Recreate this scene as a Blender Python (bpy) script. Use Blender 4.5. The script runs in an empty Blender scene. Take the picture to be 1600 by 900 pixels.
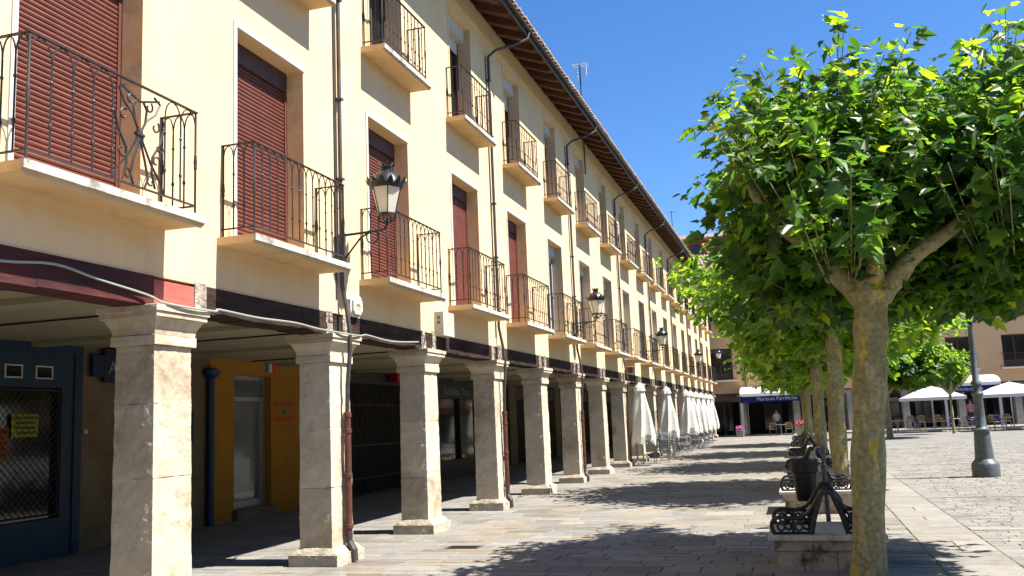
import bpy, math, random
import numpy as np
from mathutils import Vector, Matrix
random.seed(7); RNG = np.random.default_rng(7)
S = bpy.context.scene
COL = S.collection
# ------------------------------------------------------------------ camera
cam_d = bpy.data.cameras.new('camera'); cam = bpy.data.objects.new('camera', cam_d); COL.objects.link(cam)
cam_d.sensor_width = 36; cam_d.lens = 1450 * 36 / 1600; cam_d.clip_start = .05; cam_d.clip_end = 2000
Rw = Matrix(((0.95505391, -0.0811781, -0.28510025), (0.29350788, 0.12420155, 0.94785394), (-0.04153509, -0.98893078, 0.14244559)))
rot = Matrix((( Rw[0][0], -Rw[0][1], -Rw[0][2]), (Rw[1][0], -Rw[1][1], -Rw[1][2]), (Rw[2][0], -Rw[2][1], -Rw[2][2])))
cam.matrix_world = Matrix.Translation((0, 0, 1.65)) @ rot.to_4x4()
S.camera = cam
# ------------------------------------------------------------------ sky and sun
SUN_DIR = Vector((1.0, 0.05, 1.52)).normalized()          # towards the sun
elev = math.asin(SUN_DIR.z); azim = math.atan2(SUN_DIR.x, SUN_DIR.y)
w = bpy.data.worlds.new('World'); S.world = w; w.use_nodes = True
nt = w.node_tree; nt.nodes.clear()
sky = nt.nodes.new('ShaderNodeTexSky'); sky.sky_type = 'NISHITA'; sky.sun_disc = False
sky.sun_elevation = elev; sky.sun_rotation = azim; sky.altitude = 900; sky.air_density = 1.0; sky.dust_density = .25; sky.ozone_density = 2.5
hs = nt.nodes.new('ShaderNodeHueSaturation'); hs.inputs['Saturation'].default_value = 1.22; hs.inputs['Value'].default_value = 1.12
bg = nt.nodes.new('ShaderNodeBackground'); bg.inputs['Strength'].default_value = 0.061
wo = nt.nodes.new('ShaderNodeOutputWorld')
nt.links.new(sky.outputs[0], hs.inputs['Color']); tn = nt.nodes.new('ShaderNodeMix'); tn.data_type = 'RGBA'; tn.blend_type = 'MULTIPLY'; tn.inputs[0].default_value = 1; tn.inputs[7].default_value = (.92, 1.0, 1.16, 1)
nt.links.new(hs.outputs[0], tn.inputs[6]); nt.links.new(tn.outputs[2], bg.inputs['Color']); nt.links.new(bg.outputs[0], wo.inputs['Surface'])
sd = bpy.data.lights.new('sun', 'SUN'); sd.energy = 5.0; sd.angle = math.radians(.5); sd.color = (1, .95, .86)
sun = bpy.data.objects.new('sun', sd); COL.objects.link(sun)
sun.rotation_euler = (-SUN_DIR).to_track_quat('-Z', 'Y').to_euler(); sun.location = (20, 0, 30)
S.view_settings.view_transform = 'Standard'; S.view_settings.look = 'None'; S.view_settings.exposure = 1.42; S.view_settings.gamma = 1
S.render.engine = 'CYCLES'
S.cycles.max_bounces = 7; S.cycles.diffuse_bounces = 4; S.cycles.transparent_max_bounces = 8

# ------------------------------------------------------------------ materials
MATS = {}; ALB = .66
def mat(name, c1, c2=None, rough=.8, scale=3.0, bump=0.0, bscale=30.0, metal=0.0, detail=6, c3=None, s3=.6, rnd=0.0, stretch=(1, 1, 1), spec=.35, lo=.35, hi=.65, streak=0.0):
    """noise blend of two colours, optional large third stain colour, random value per piece"""
    if name in MATS: return MATS[name]
    if max(c1) > .12: c1, c2, c3 = [None if c is None else tuple(v * ALB for v in c) for c in (c1, c2, c3)]
    m = bpy.data.materials.new(name); m.use_nodes = True; n = m.node_tree.nodes; L = m.node_tree.links
    p = n['Principled BSDF']; p.inputs['Roughness'].default_value = rough; p.inputs['Metallic'].default_value = metal
    p.inputs['Specular IOR Level'].default_value = spec
    geo = n.new('ShaderNodeNewGeometry'); mp = n.new('ShaderNodeMapping'); mp.inputs['Scale'].default_value = stretch
    L.new(geo.outputs['Position'], mp.inputs['Vector'])
    no = n.new('ShaderNodeTexNoise'); no.inputs['Scale'].default_value = scale; no.inputs['Detail'].default_value = detail; no.inputs['Roughness'].default_value = .62
    L.new(mp.outputs[0], no.inputs['Vector'])
    mr = n.new('ShaderNodeMapRange'); mr.inputs['From Min'].default_value = lo; mr.inputs['From Max'].default_value = hi
    L.new(no.outputs['Fac'], mr.inputs['Value'])
    mx = n.new('ShaderNodeMix'); mx.data_type = 'RGBA'
    mx.inputs[6].default_value = (*c1, 1); mx.inputs[7].default_value = (*(c2 or c1), 1); L.new(mr.outputs[0], mx.inputs[0])
    out = mx.outputs[2]
    if c3:
        n3 = n.new('ShaderNodeTexNoise'); n3.inputs['Scale'].default_value = s3; n3.inputs['Detail'].default_value = 5; n3.inputs['Roughness'].default_value = .7
        L.new(mp.outputs[0], n3.inputs['Vector'])
        r3 = n.new('ShaderNodeMapRange'); r3.inputs['From Min'].default_value = .52; r3.inputs['From Max'].default_value = .68
        L.new(n3.outputs['Fac'], r3.inputs['Value'])
        m3 = n.new('ShaderNodeMix'); m3.data_type = 'RGBA'; m3.inputs[7].default_value = (*c3, 1)
        L.new(out, m3.inputs[6]); L.new(r3.outputs[0], m3.inputs[0]); out = m3.outputs[2]
    if streak:
        ms = n.new('ShaderNodeMapping'); ms.inputs['Scale'].default_value = (5, 5, .35); L.new(geo.outputs['Position'], ms.inputs['Vector'])
        n4 = n.new('ShaderNodeTexNoise'); n4.inputs['Scale'].default_value = 1.3; n4.inputs['Detail'].default_value = 7; n4.inputs['Roughness'].default_value = .65; L.new(ms.outputs[0], n4.inputs['Vector'])
        r4 = n.new('ShaderNodeMapRange'); r4.inputs['From Min'].default_value = .5; r4.inputs['From Max'].default_value = .75; r4.inputs['To Min'].default_value = 1; r4.inputs['To Max'].default_value = 1 - streak * 1.6; L.new(n4.outputs['Fac'], r4.inputs['Value'])
        h4 = n.new('ShaderNodeHueSaturation'); L.new(out, h4.inputs['Color']); L.new(r4.outputs[0], h4.inputs['Value']); out = h4.outputs[0]
    if rnd:
        oi = n.new('ShaderNodeObjectInfo'); ad = n.new('ShaderNodeMath'); ad.operation = 'ADD'
        L.new(geo.outputs['Random Per Island'], ad.inputs[0]); L.new(oi.outputs['Random'], ad.inputs[1])
        fr = n.new('ShaderNodeMath'); fr.operation = 'FRACT'; L.new(ad.outputs[0], fr.inputs[0])
        rr = n.new('ShaderNodeMapRange'); rr.inputs['To Min'].default_value = 1 - rnd; rr.inputs['To Max'].default_value = 1 + rnd
        L.new(fr.outputs[0], rr.inputs['Value'])
        hv = n.new('ShaderNodeHueSaturation'); L.new(out, hv.inputs['Color']); L.new(rr.outputs[0], hv.inputs['Value']); out = hv.outputs[0]
    L.new(out, p.inputs['Base Color'])
    if bump:
        nb = n.new('ShaderNodeTexNoise'); nb.inputs['Scale'].default_value = bscale; nb.inputs['Detail'].default_value = 6; L.new(mp.outputs[0], nb.inputs['Vector'])
        bp = n.new('ShaderNodeBump'); bp.inputs['Strength'].default_value = 1; bp.inputs['Distance'].default_value = bump
        L.new(nb.outputs['Fac'], bp.inputs['Height']); L.new(bp.outputs[0], p.inputs['Normal'])
    MATS[name] = m; return m

M_wall = mat('cream_plaster', (1.0, .745, .43), (1.04, .78, .47), .9, 1.3, .004, 40, c3=(.95, .69, .385), s3=.9, streak=.05)
M_trim = mat('white_trim', (.84, .82, .76), (.72, .70, .63), .8, 6, .002, 60)
M_slab = mat('balcony_plaster', (.98, .68, .36), (.90, .61, .31), .9, 4, .003, 30, c3=(.80, .50, .20), s3=1.9)
M_slabw = mat('balcony_edge_white', (.84, .81, .72), (.62, .58, .48), .85, 9, .004, 40, c3=(.30, .27, .22), s3=4.5)
M_jamb = mat('jamb_stone', (1.2, .86, .48), (1.05, .72, .36), .95, 3.5, .012, 14, c3=(.74, .62, .44), s3=2.2)
M_jambl = mat('jamb_light_plaster', (.86, .68, .45), (.74, .57, .37), .95, 3.5, .006, 20)
M_shut = mat('brown_shutter', (.215, .064, .042), (.165, .05, .034), .55, 5, rnd=.10)
M_iron = mat('black_iron', (.018, .018, .022), (.038, .028, .026), .55, 30, spec=.4)
M_ironlamp = mat('lamp_iron', (.006, .007, .009), (.010, .011, .014), .4, 12, spec=.5)
M_stone = mat('column_stone', (.86, .745, .57), (.72, .61, .45), .95, 3.0, .016, 12, c3=(.50, .385, .25), s3=1.2, rnd=.12)
M_stonel = mat('column_base_stone', (.68, .60, .47), (.50, .43, .32), .95, 5, .02, 10, c3=(.30, .25, .18), s3=2.0)
M_beam = mat('old_timber', (.028, .017, .014), (.055, .034, .027), .95, 7, .03, 14, stretch=(1, .25, 1), c3=(.012, .009, .008), s3=3, spec=.15)
M_redbeam_lit = mat('red_painted_timber_lit', (.62, .17, .13), (.52, .13, .10), .7, 5, .008, 20, stretch=(1, .4, 1), c3=(.30, .08, .06), s3=3)  # red beam where the sun strikes it, the light put into the colour
M_redbeam_shade = mat('red_timber_shaded', (.085, .016, .015), (.035, .010, .010), .8, 3, .02, 12, stretch=(1, .3, 1), c3=(.015, .01, .01), s3=1.5)  # the same red beam under the balcony, its shade put into the colour
M_rubble = mat('rubble_block', (.62, .54, .45), (.30, .24, .20), .95, 14, .03, 22, detail=8)
M_rafter = mat('rafter_wood', (.20, .088, .055), (.13, .056, .037), .85, 6, .006, 20, stretch=(.3, 1, 1), rnd=.25)
M_board = mat('soffit_board', (.09, .045, .03), (.055, .03, .02), .85, 6, .004, 20)
M_fascia = mat('fascia_zinc', (.025, .023, .02), (.055, .045, .035), .6, 5)
M_tile = mat('clay_tile', (.50, .36, .27), (.34, .22, .16), .9, 8, .01, 30, c3=(.66, .60, .52), s3=3, rnd=.25)
M_pipe = mat('zinc_pipe', (.15, .13, .13), (.09, .08, .08), .45, 6, metal=.4)
M_pipeb = mat('brown_iron_pipe', (.17, .065, .04), (.09, .035, .025), .5, 9, .002, 60)
M_ceil = mat('arcade_ceiling', (.52, .46, .30), (.45, .39, .25), .9, 1.5, .003, 10)
M_glass = mat('dark_glass', (.008, .010, .012), (.014, .016, .018), .06, 2, spec=.6)
M_dark = mat('dark_interior', (.012, .011, .010), (.02, .018, .016), .9, 2)
M_box = mat('shutter_box_white', (.74, .73, .70), (.66, .65, .62), .6, 4)
M_cur = mat('white_curtain', (.62, .63, .66), (.50, .51, .55), .9, 9, stretch=(1, 5, .3))
M_doorw = mat('dark_door_wood', (.09, .045, .035), (.06, .03, .025), .6, 5)
M_blue = mat('blue_shop_paint', (.006, .034, .07), (.005, .025, .05), .5, 5)
M_yel = mat('yellow_shop_paint', (.54, .26, .02), (.46, .21, .015), .85, 2.5, .002, 30)
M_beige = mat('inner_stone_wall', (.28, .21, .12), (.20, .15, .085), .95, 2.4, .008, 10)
M_alu = mat('aluminium', (.55, .56, .56), (.45, .46, .47), .35, 8, metal=.6)
M_white = mat('white_canvas', (.80, .79, .74), (.72, .71, .65), .9, 4, .004, 18)
M_canvas = mat('cream_canvas', (.72, .68, .58), (.62, .57, .46), .95, 3, .006, 14)
M_navy = mat('navy_canvas', (.012, .02, .19), (.01, .015, .13), .85, 4)
M_bluep = mat('blue_plastic', (.02, .05, .36), (.015, .04, .26), .4, 5)
M_wick = mat('wicker', (.34, .25, .12), (.22, .15, .07), .8, 60, .004, 90)
M_peach = mat('peach_plaster', (1.05, .68, .36), (.98, .62, .32), .9, 1.0, .003, 20)
M_peachs = mat('peach_sill', (.95, .85, .66), (.85, .75, .56), .85, 3)
M_brick = mat('brick_red_render', (.30, .09, .06), (.22, .07, .05), .9, 3)
M_grey = mat('grey_plaster', (.60, .59, .60), (.50, .49, .50), .9, 2)
M_letter = mat('white_letters', (.70, .70, .72), None, .6)
M_redl = mat('red_letters', (.85, .02, .04), None, .6)
M_red = mat('red_sign', (.45, .01, .015), None, .4)
M_green = mat('green_emblem', (.02, .22, .14), None, .6)
M_py = mat('yellow_paper', (.55, .62, .05), (.45, .52, .04), .7, 20)
M_po = mat('orange_paper', (.62, .16, .02), (.50, .10, .02), .7, 20)
M_pk = mat('poster_ink', (.03, .05, .02), None, .8)
M_bin = mat('bin_plastic', (.006, .007, .008), (.010, .011, .012), .45, 10, spec=.35)
M_cab = mat('pale_cable', (.42, .46, .40), None, .6)
M_soil = mat('flower_foliage', (.03, .09, .02), (.05, .14, .03), .8, 20)
M_pink = mat('pink_petal', (.60, .05, .38), (.70, .12, .50), .6, 30)
M_rose = mat('red_petal', (.60, .02, .05), (.50, .04, .12), .6, 30)
M_pot = mat('stone_pot', (.46, .43, .38), (.36, .33, .28), .9, 6)
M_skin = mat('skin', (.50, .28, .19), None, .6)
M_shirt = mat('white_shirt', (.62, .55, .55), None, .8)
M_pinks = mat('pink_shirt', (.60, .32, .34), None, .8)
M_trous = mat('dark_trousers', (.03, .035, .06), None, .8)
M_hair = mat('dark_hair', (.03, .02, .015), None, .7)
M_post = mat('post_grey_iron', (.10, .115, .118), (.05, .062, .07), .42, 14, .001, 60, spec=.6)
M_ledge = mat('plinth_cap_stone', (.80, .74, .64), (.66, .60, .50), .95, 6, .006, 30, c3=(.30, .27, .21), s3=3)
M_plinth = mat('plinth_stone', (.62, .53, .40), (.46, .38, .27), .95, 4, .015, 16, c3=(.07, .07, .045), s3=4)
M_base = mat('joint_mortar', (.24, .22, .18), (.18, .165, .135), .95, 9)

def glassmat():
    m = bpy.data.materials.new('opal_glass'); m.use_nodes = True; n = m.node_tree.nodes; L = m.node_tree.links
    p = n['Principled BSDF']; p.inputs['Base Color'].default_value = (.9, .87, .76, 1); p.inputs['Roughness'].default_value = .25
    t = n.new('ShaderNodeBsdfTranslucent'); t.inputs['Color'].default_value = (.95, .9, .76, 1)
    x = n.new('ShaderNodeMixShader'); x.inputs[0].default_value = .45
    L.new(p.outputs[0], x.inputs[1]); L.new(t.outputs[0], x.inputs[2]); L.new(x.outputs[0], n['Material Output'].inputs['Surface']); return m
M_opal = glassmat()

def canvasmat(name, col, tr):
    m = bpy.data.materials.new(name); m.use_nodes = True; n = m.node_tree.nodes; L = m.node_tree.links
    p = n['Principled BSDF']; p.inputs['Base Color'].default_value = (*col, 1); p.inputs['Roughness'].default_value = .9
    t = n.new('ShaderNodeBsdfTranslucent'); t.inputs['Color'].default_value = (*[c * .9 for c in col], 1)
    x = n.new('ShaderNodeMixShader'); x.inputs[0].default_value = tr
    L.new(p.outputs[0], x.inputs[1]); L.new(t.outputs[0], x.inputs[2]); L.new(x.outputs[0], n['Material Output'].inputs['Surface'])
    return m
M_parasol = canvasmat('parasol_canvas', (.62, .62, .61), .3)
M_closed = canvasmat('closed_parasol_canvas', (.68, .67, .62), .25)

def leafmat(name, dark, mid, yel, tmul=1.0):
    m = bpy.data.materials.new(name); m.use_nodes = True; n = m.node_tree.nodes; L = m.node_tree.links
    p = n['Principled BSDF']; p.inputs['Roughness'].default_value = .42; p.inputs['Specular IOR Level'].default_value = .45
    geo = n.new('ShaderNodeNewGeometry'); oi = n.new('ShaderNodeObjectInfo')
    ad = n.new('ShaderNodeMath'); ad.operation = 'ADD'; L.new(geo.outputs['Random Per Island'], ad.inputs[0]); L.new(oi.outputs['Random'], ad.inputs[1])
    fr = n.new('ShaderNodeMath'); fr.operation = 'FRACT'; L.new(ad.outputs[0], fr.inputs[0])
    cr = n.new('ShaderNodeValToRGB'); e = cr.color_ramp.elements
    e[0].position = 0; e[0].color = (*dark, 1); e[1].position = 1; e[1].color = (*yel, 1)
    k = e.new(.62); k.color = (*mid, 1)
    L.new(fr.outputs[0], cr.inputs[0]); L.new(cr.outputs[0], p.inputs['Base Color'])
    t = n.new('ShaderNodeBsdfTranslucent')
    br = n.new('ShaderNodeMix'); br.data_type = 'RGBA'; br.blend_type = 'MULTIPLY'; br.inputs[0].default_value = 1
    L.new(cr.outputs[0], br.inputs[6]); br.inputs[7].default_value = (3.2 * tmul, 3.0 * tmul, 1.0, 1)
    L.new(br.outputs[2], t.inputs['Color'])
    x = n.new('ShaderNodeMixShader'); x.inputs[0].default_value = .5
    L.new(p.outputs[0], x.inputs[1]); L.new(t.outputs[0], x.inputs[2]); L.new(x.outputs[0], n['Material Output'].inputs['Surface'])
    return m
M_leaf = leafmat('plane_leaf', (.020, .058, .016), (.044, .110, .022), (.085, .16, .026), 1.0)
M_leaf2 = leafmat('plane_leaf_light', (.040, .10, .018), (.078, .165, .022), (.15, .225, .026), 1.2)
M_young_lit = leafmat('young_sunlit_leaf', (.085, .16, .022), (.135, .205, .025), (.21, .255, .03), 1.1)  # yellow of young tips, also used for sunlight painted on the crown

def barkmat():
    m = bpy.data.materials.new('plane_bark'); m.use_nodes = True; n = m.node_tree.nodes; L = m.node_tree.links
    p = n['Principled BSDF']; p.inputs['Roughness'].default_value = .85
    geo = n.new('ShaderNodeNewGeometry'); mp = n.new('ShaderNodeMapping'); mp.inputs['Scale'].default_value = (1, 1, .45); L.new(geo.outputs['Position'], mp.inputs[0])
    ns = n.new('ShaderNodeTexNoise'); ns.inputs['Scale'].default_value = 5; L.new(mp.outputs[0], ns.inputs['Vector'])
    va = n.new('ShaderNodeVectorMath'); va.operation = 'MULTIPLY_ADD'; va.inputs[1].default_value = (.35, .35, .35)
    L.new(ns.outputs['Color'], va.inputs[0]); L.new(mp.outputs[0], va.inputs[2])
    vo = n.new('ShaderNodeTexVoronoi'); vo.inputs['Scale'].default_value = 11; L.new(va.outputs[0], vo.inputs['Vector'])
    sp = n.new('ShaderNodeSeparateColor'); L.new(vo.outputs['Color'], sp.inputs[0])
    cr = n.new('ShaderNodeValToRGB'); e = cr.color_ramp.elements; cr.color_ramp.interpolation = 'CONSTANT'
    e[0].position = 0; e[0].color = (0.215, 0.195, 0.093, 1); e[1].position = .35; e[1].color = (0.247, 0.224, 0.117, 1)
    for q, c in ((.6, (0.189, 0.179, 0.078, 1)), (.82, (0.293, 0.260, 0.135, 1)), (.95, (.36, .27, .05, 1))):
        k = e.new(q); k.color = c
    L.new(sp.outputs[0], cr.inputs[0])
    n2 = n.new('ShaderNodeTexNoise'); n2.inputs['Scale'].default_value = 22; n2.inputs['Detail'].default_value = 8; L.new(geo.outputs['Position'], n2.inputs['Vector'])
    mx = n.new('ShaderNodeMix'); mx.data_type = 'RGBA'; mx.blend_type = 'OVERLAY'; mx.inputs[0].default_value = .8
    L.new(cr.outputs[0], mx.inputs[6]); L.new(n2.outputs['Fac'], mx.inputs[7]); L.new(mx.outputs[2], p.inputs['Base Color'])
    bp = n.new('ShaderNodeBump'); bp.inputs['Distance'].default_value = .012; am = n.new('ShaderNodeMath'); am.operation = 'MULTIPLY_ADD'; am.inputs[1].default_value = .7; L.new(sp.outputs[0], am.inputs[0]); L.new(n2.outputs['Fac'], am.inputs[2]); L.new(am.outputs[0], bp.inputs['Height']); L.new(bp.outputs[0], p.inputs['Normal'])
    return m
M_bark = barkmat()

def plazamat():
    m = bpy.data.materials.new('plaza_setts'); m.use_nodes = True; n = m.node_tree.nodes; L = m.node_tree.links
    p = n['Principled BSDF']; p.inputs['Roughness'].default_value = .85
    geo = n.new('ShaderNodeNewGeometry')
    b = n.new('ShaderNodeTexBrick'); b.inputs['Scale'].default_value = 1; b.inputs['Brick Width'].default_value = .42; b.inputs['Row Height'].default_value = .24
    b.inputs['Mortar Size'].default_value = .012; b.inputs['Color1'].default_value = (.20, .19, .172, 1); b.inputs['Color2'].default_value = (.175, .168, .155, 1); b.inputs['Mortar'].default_value = (.12, .11, .092, 1)
    L.new(geo.outputs['Position'], b.inputs['Vector'])
    ns = n.new('ShaderNodeTexNoise'); ns.inputs['Scale'].default_value = .7; ns.inputs['Detail'].default_value = 8; L.new(geo.outputs['Position'], ns.inputs['Vector'])
    mr = n.new('ShaderNodeMapRange'); mr.inputs['From Min'].default_value = .3; mr.inputs['From Max'].default_value = .7; mr.inputs['To Min'].default_value = .8; mr.inputs['To Max'].default_value = 1.15; L.new(ns.outputs['Fac'], mr.inputs[0])
    hv = n.new('ShaderNodeHueSaturation'); L.new(b.outputs['Color'], hv.inputs['Color']); L.new(mr.outputs[0], hv.inputs['Value'])
    L.new(hv.outputs[0], p.inputs['Base Color'])
    bp = n.new('ShaderNodeBump'); bp.inputs['Distance'].default_value = .01; bp.invert = True; L.new(b.outputs['Fac'], bp.inputs['Height']); L.new(bp.outputs[0], p.inputs['Normal'])
    return m
M_plaza = plazamat()
STN = [mat('flag_grey', (.325, .305, .275), (.275, .26, .235), .85, 5, .008, 25, rnd=.09, c3=(.22, .19, .15), s3=.8),
       mat('flag_light', (.365, .34, .30), (.31, .29, .255), .85, 5, .008, 25, rnd=.09, c3=(.22, .19, .15), s3=.8),
       mat('flag_beige', (.345, .315, .265), (.295, .27, .225), .85, 5, .008, 25, rnd=.09, c3=(.22, .19, .15), s3=.8),
       mat('flag_ochre', (.35, .29, .22), (.30, .25, .19), .85, 5, .008, 25, rnd=.09, c3=(.22, .19, .15), s3=.8),
       mat('flag_bluegrey', (.285, .275, .265), (.245, .235, .225), .85, 5, .008, 25, rnd=.09, c3=(.22, .19, .15), s3=.8),
       mat('flag_brown', (.27, .235, .19), (.22, .19, .155), .85, 5, .008, 25, rnd=.09, c3=(.22, .19, .15), s3=.8)]

# ------------------------------------------------------------------ mesh helpers
class MB:
    def __init__(s): s.v = []; s.f = []; s.m = []
    def face(s, pts, mi=0):
        b = len(s.v); s.v.extend([tuple(p) for p in pts]); s.f.append(tuple(range(b, b + len(pts)))); s.m.append(mi); return s
    def box(s, x0, x1, y0, y1, z0, z1, mi=0, bottom=True):
        b = len(s.v)
        s.v += [(x0, y0, z0), (x1, y0, z0), (x1, y1, z0), (x0, y1, z0), (x0, y0, z1), (x1, y0, z1), (x1, y1, z1), (x0, y1, z1)]
        F = [(4, 5, 6, 7), (0, 1, 5, 4), (1, 2, 6, 5), (2, 3, 7, 6), (3, 0, 4, 7)]
        if bottom: F.append((0, 3, 2, 1))
        for f in F: s.f.append(tuple(b + i for i in f)); s.m.append(mi)
        return s
    def frustum(s, cx, cy, rects, mi=0):
        """stack of rectangles (hx, hy, z[, dx]) bottom to top, closed"""
        b = len(s.v)
        for r in rects:
            hx, hy, z = r[:3]
            s.v += [(cx - hx, cy - hy, z), (cx + hx, cy - hy, z), (cx + hx, cy + hy, z), (cx - hx, cy + hy, z)]
        n = len(rects)
        for k in range(n - 1):
            for i in range(4):
                j = (i + 1) % 4; s.f.append((b + 4 * k + i, b + 4 * k + j, b + 4 * k + 4 + j, b + 4 * k + 4 + i)); s.m.append(mi)
        s.f.append((b + 3, b + 2, b + 1, b)); s.m.append(mi)
        t = b + 4 * (n - 1); s.f.append((t, t + 1, t + 2, t + 3)); s.m.append(mi); return s
    def tube(s, pts, r, n=6, mi=0, cap=True):
        P = [Vector(p) for p in pts]; R = r if isinstance(r, (list, tuple)) else [r] * len(P)
        b = len(s.v); up = None
        for i, p in enumerate(P):
            t = (P[min(i + 1, len(P) - 1)] - P[max(i - 1, 0)]).normalized()
            if up is None: up = Vector((0, 0, 1)) if abs(t.z) < .9 else Vector((1, 0, 0))
            a = t.cross(up); 
            if a.length < 1e-6: a = t.orthogonal()
            a.normalize(); c = a.cross(t).normalized(); up = c
            for k in range(n):
                q = 2 * math.pi * (k + .5) / n; s.v.append(tuple(p + (a * math.cos(q) + c * math.sin(q)) * R[i]))
        for i in range(len(P) - 1):
            for k in range(n):
                j = (k + 1) % n; s.f.append((b + i * n + k, b + i * n + j, b + (i + 1) * n + j, b + (i + 1) * n + k)); s.m.append(mi)
        if cap:
            s.f.append(tuple(b + k for k in range(n - 1, -1, -1))); s.m.append(mi)
            e = b + (len(P) - 1) * n; s.f.append(tuple(e + k for k in range(n))); s.m.append(mi)
        return s
    def lathe(s, cx, cy, prof, n=16, mi=0, cap=True, phase=0):
        b = len(s.v)
        for r, z in prof:
            for k in range(n):
                q = 2 * math.pi * k / n + phase; s.v.append((cx + r * math.cos(q), cy + r * math.sin(q), z))
        for i in range(len(prof) - 1):
            for k in range(n):
                j = (k + 1) % n; s.f.append((b + i * n + k, b + i * n + j, b + (i + 1) * n + j, b + (i + 1) * n + k)); s.m.append(mi)
        if cap:
            s.f.append(tuple(b + k for k in range(n - 1, -1, -1))); s.m.append(mi)
            e = b + (len(prof) - 1) * n; s.f.append(tuple(e + k for k in range(n))); s.m.append(mi)
        return s
    def build(s, name, mats, parent=None, loc=None, smooth=False, kind=None, bevel=0):
        me = bpy.data.meshes.new(name); me.from_pydata(s.v, [], s.f)
        if not isinstance(mats, (list, tuple)): mats = [mats]
        for m in mats: me.materials.append(m)
        me.polygons.foreach_set('material_index', s.m)
        if smooth: me.polygons.foreach_set('use_smooth', [True] * len(s.f))
        me.update()
        o = bpy.data.objects.new(name, me); COL.objects.link(o)
        if loc: o.location = loc
        if parent: o.parent = parent
        if kind: o['kind'] = kind
        if smooth:
            me.set_sharp_from_angle(angle=math.radians(45))
        if bevel:
            b = o.modifiers.new('bevel', 'BEVEL'); b.width = bevel; b.segments = 2; b.limit_method = 'ANGLE'
        return o
def inst(o, parent, loc, rz=0, sc=None, name=None):
    c = o.copy(); COL.objects.link(c); c.parent = parent; c.location = loc; c.rotation_euler = (0, 0, rz)
    if sc: c.scale = sc
    return c
def thing(name, loc, label, cat, group=None, rz=0):
    e = bpy.data.objects.new(name, None); COL.objects.link(e); e.location = loc; e.rotation_euler = (0, 0, rz); e.empty_display_size = .2
    e['label'] = label; e['category'] = cat
    if group: e['group'] = group
    return e
def tag(o, label, cat, group=None):
    o['label'] = label; o['category'] = cat
    if group: o['group'] = group
    return o
def kids(o): return [c for c in bpy.data.objects if c.parent == o]
CH = {}
def clone(root, loc, label, rz=0, sc=None, group=None):
    """copy of a thing with its parts and sub-parts"""
    if root.name not in CH:
        CH[root.name] = [(c, kids(c)) for c in kids(root)]
    r = root.copy(); COL.objects.link(r); r.location = loc; r.rotation_euler = (0, 0, rz); r['label'] = label
    if sc: r.scale = sc
    if group: r['group'] = group
    for c, gs in CH[root.name]:
        d = c.copy(); COL.objects.link(d); d.parent = r
        for g in gs:
            h = g.copy(); COL.objects.link(h); h.parent = d
    return r
def text(name, body, size, m, parent, matrix, align='LEFT', extrude=.003, sx=1.0):
    cu = bpy.data.curves.new(name, 'FONT'); cu.body = body; cu.size = size; cu.extrude = extrude; cu.align_x = align; cu.resolution_u = 2
    t = bpy.data.objects.new(name, cu); COL.objects.link(t); bpy.context.view_layer.update()
    me = bpy.data.meshes.new_from_object(t.evaluated_get(bpy.context.evaluated_depsgraph_get()))
    bpy.data.objects.remove(t); me.materials.clear(); me.materials.append(m); me.name = name
    o = bpy.data.objects.new(name, me); COL.objects.link(o)
    o.matrix_local = matrix @ Matrix.Diagonal((sx, 1, 1, 1)); o.parent = parent; return o
def wall_open(mb, x, y0, y1, z0, z1, ops, depth, mi=0, mj=1):
    """wall in a plane of constant x facing +x, ops=[(ya,yb,za,zb[,jamb mat])], reveals go to x-depth"""
    ys = sorted({y0, y1, *[o[0] for o in ops], *[o[1] for o in ops]}); zs = sorted({z0, z1, *[o[2] for o in ops], *[o[3] for o in ops]})
    for a, b in zip(ys, ys[1:]):
        for c, d in zip(zs, zs[1:]):
            my, mz = (a + b) / 2, (c + d) / 2
            if any(o[0] < my < o[1] and o[2] < mz < o[3] for o in ops): continue
            mb.face([(x, a, c), (x, b, c), (x, b, d), (x, a, d)], mi)
    for o in ops:
        a, b, c, d = o[:4]; j = o[4] if len(o) > 4 else mj; X = x - depth
        mb.face([(x, a, c), (x, a, d), (X, a, d), (X, a, c)], j)
        mb.face([(x, b, c), (X, b, c), (X, b, d), (x, b, d)], j)
        mb.face([(x, a, d), (x, b, d), (X, b, d), (X, a, d)], mi)
        mb.face([(x, a, c), (X, a, c), (X, b, c), (x, b, c)], j)

W = -5.6
# ------------------------------------------------------------------ ground
g = MB(); g.face([(-400, -300, -.012), (500, -300, -.012), (500, 700, -.012), (-400, 700, -.012)]); g.build('ground', M_plaza, kind='structure')
# mortar bed under the built stones
pv = MB(); pv.face([(-10.7, 3, -.004), (2.0, 3, -.004), (2.0, 63.6, -.004), (-10.7, 63.6, -.004)]); pv.face([(2.0, 5.9, -.004), (9.41, 5.9, -.004), (9.41, 44.1, -.004), (2.0, 44.1, -.004)])
PAVE = pv.build('pavement', M_base, kind='structure')
def stone_mesh(x0, x1, y0, y1, z, mb, mi, j=.006):
    t = [z + random.uniform(-.003, .003) for _ in range(4)]
    b = len(mb.v); e = .008
    x0 += j; x1 -= j; y0 += j; y1 -= j
    r = lambda a: a + random.uniform(-.004, .004)
    lo = [(x0, y0), (x1, y0), (x1, y1), (x0, y1)]; hi = [(r(x0 + e), r(y0 + e)), (r(x1 - e), r(y0 + e)), (r(x1 - e), r(y1 - e)), (r(x0 + e), r(y1 - e))]
    mb.v += [(*p, -.003) for p in lo] + [(*p, t[i]) for i, p in enumerate(hi)]
    for f in ((4, 5, 6, 7), (0, 1, 5, 4), (1, 2, 6, 5), (2, 3, 7, 6), (3, 0, 4, 7)): mb.f.append(tuple(b + i for i in f)); mb.m.append(mi)
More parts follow.
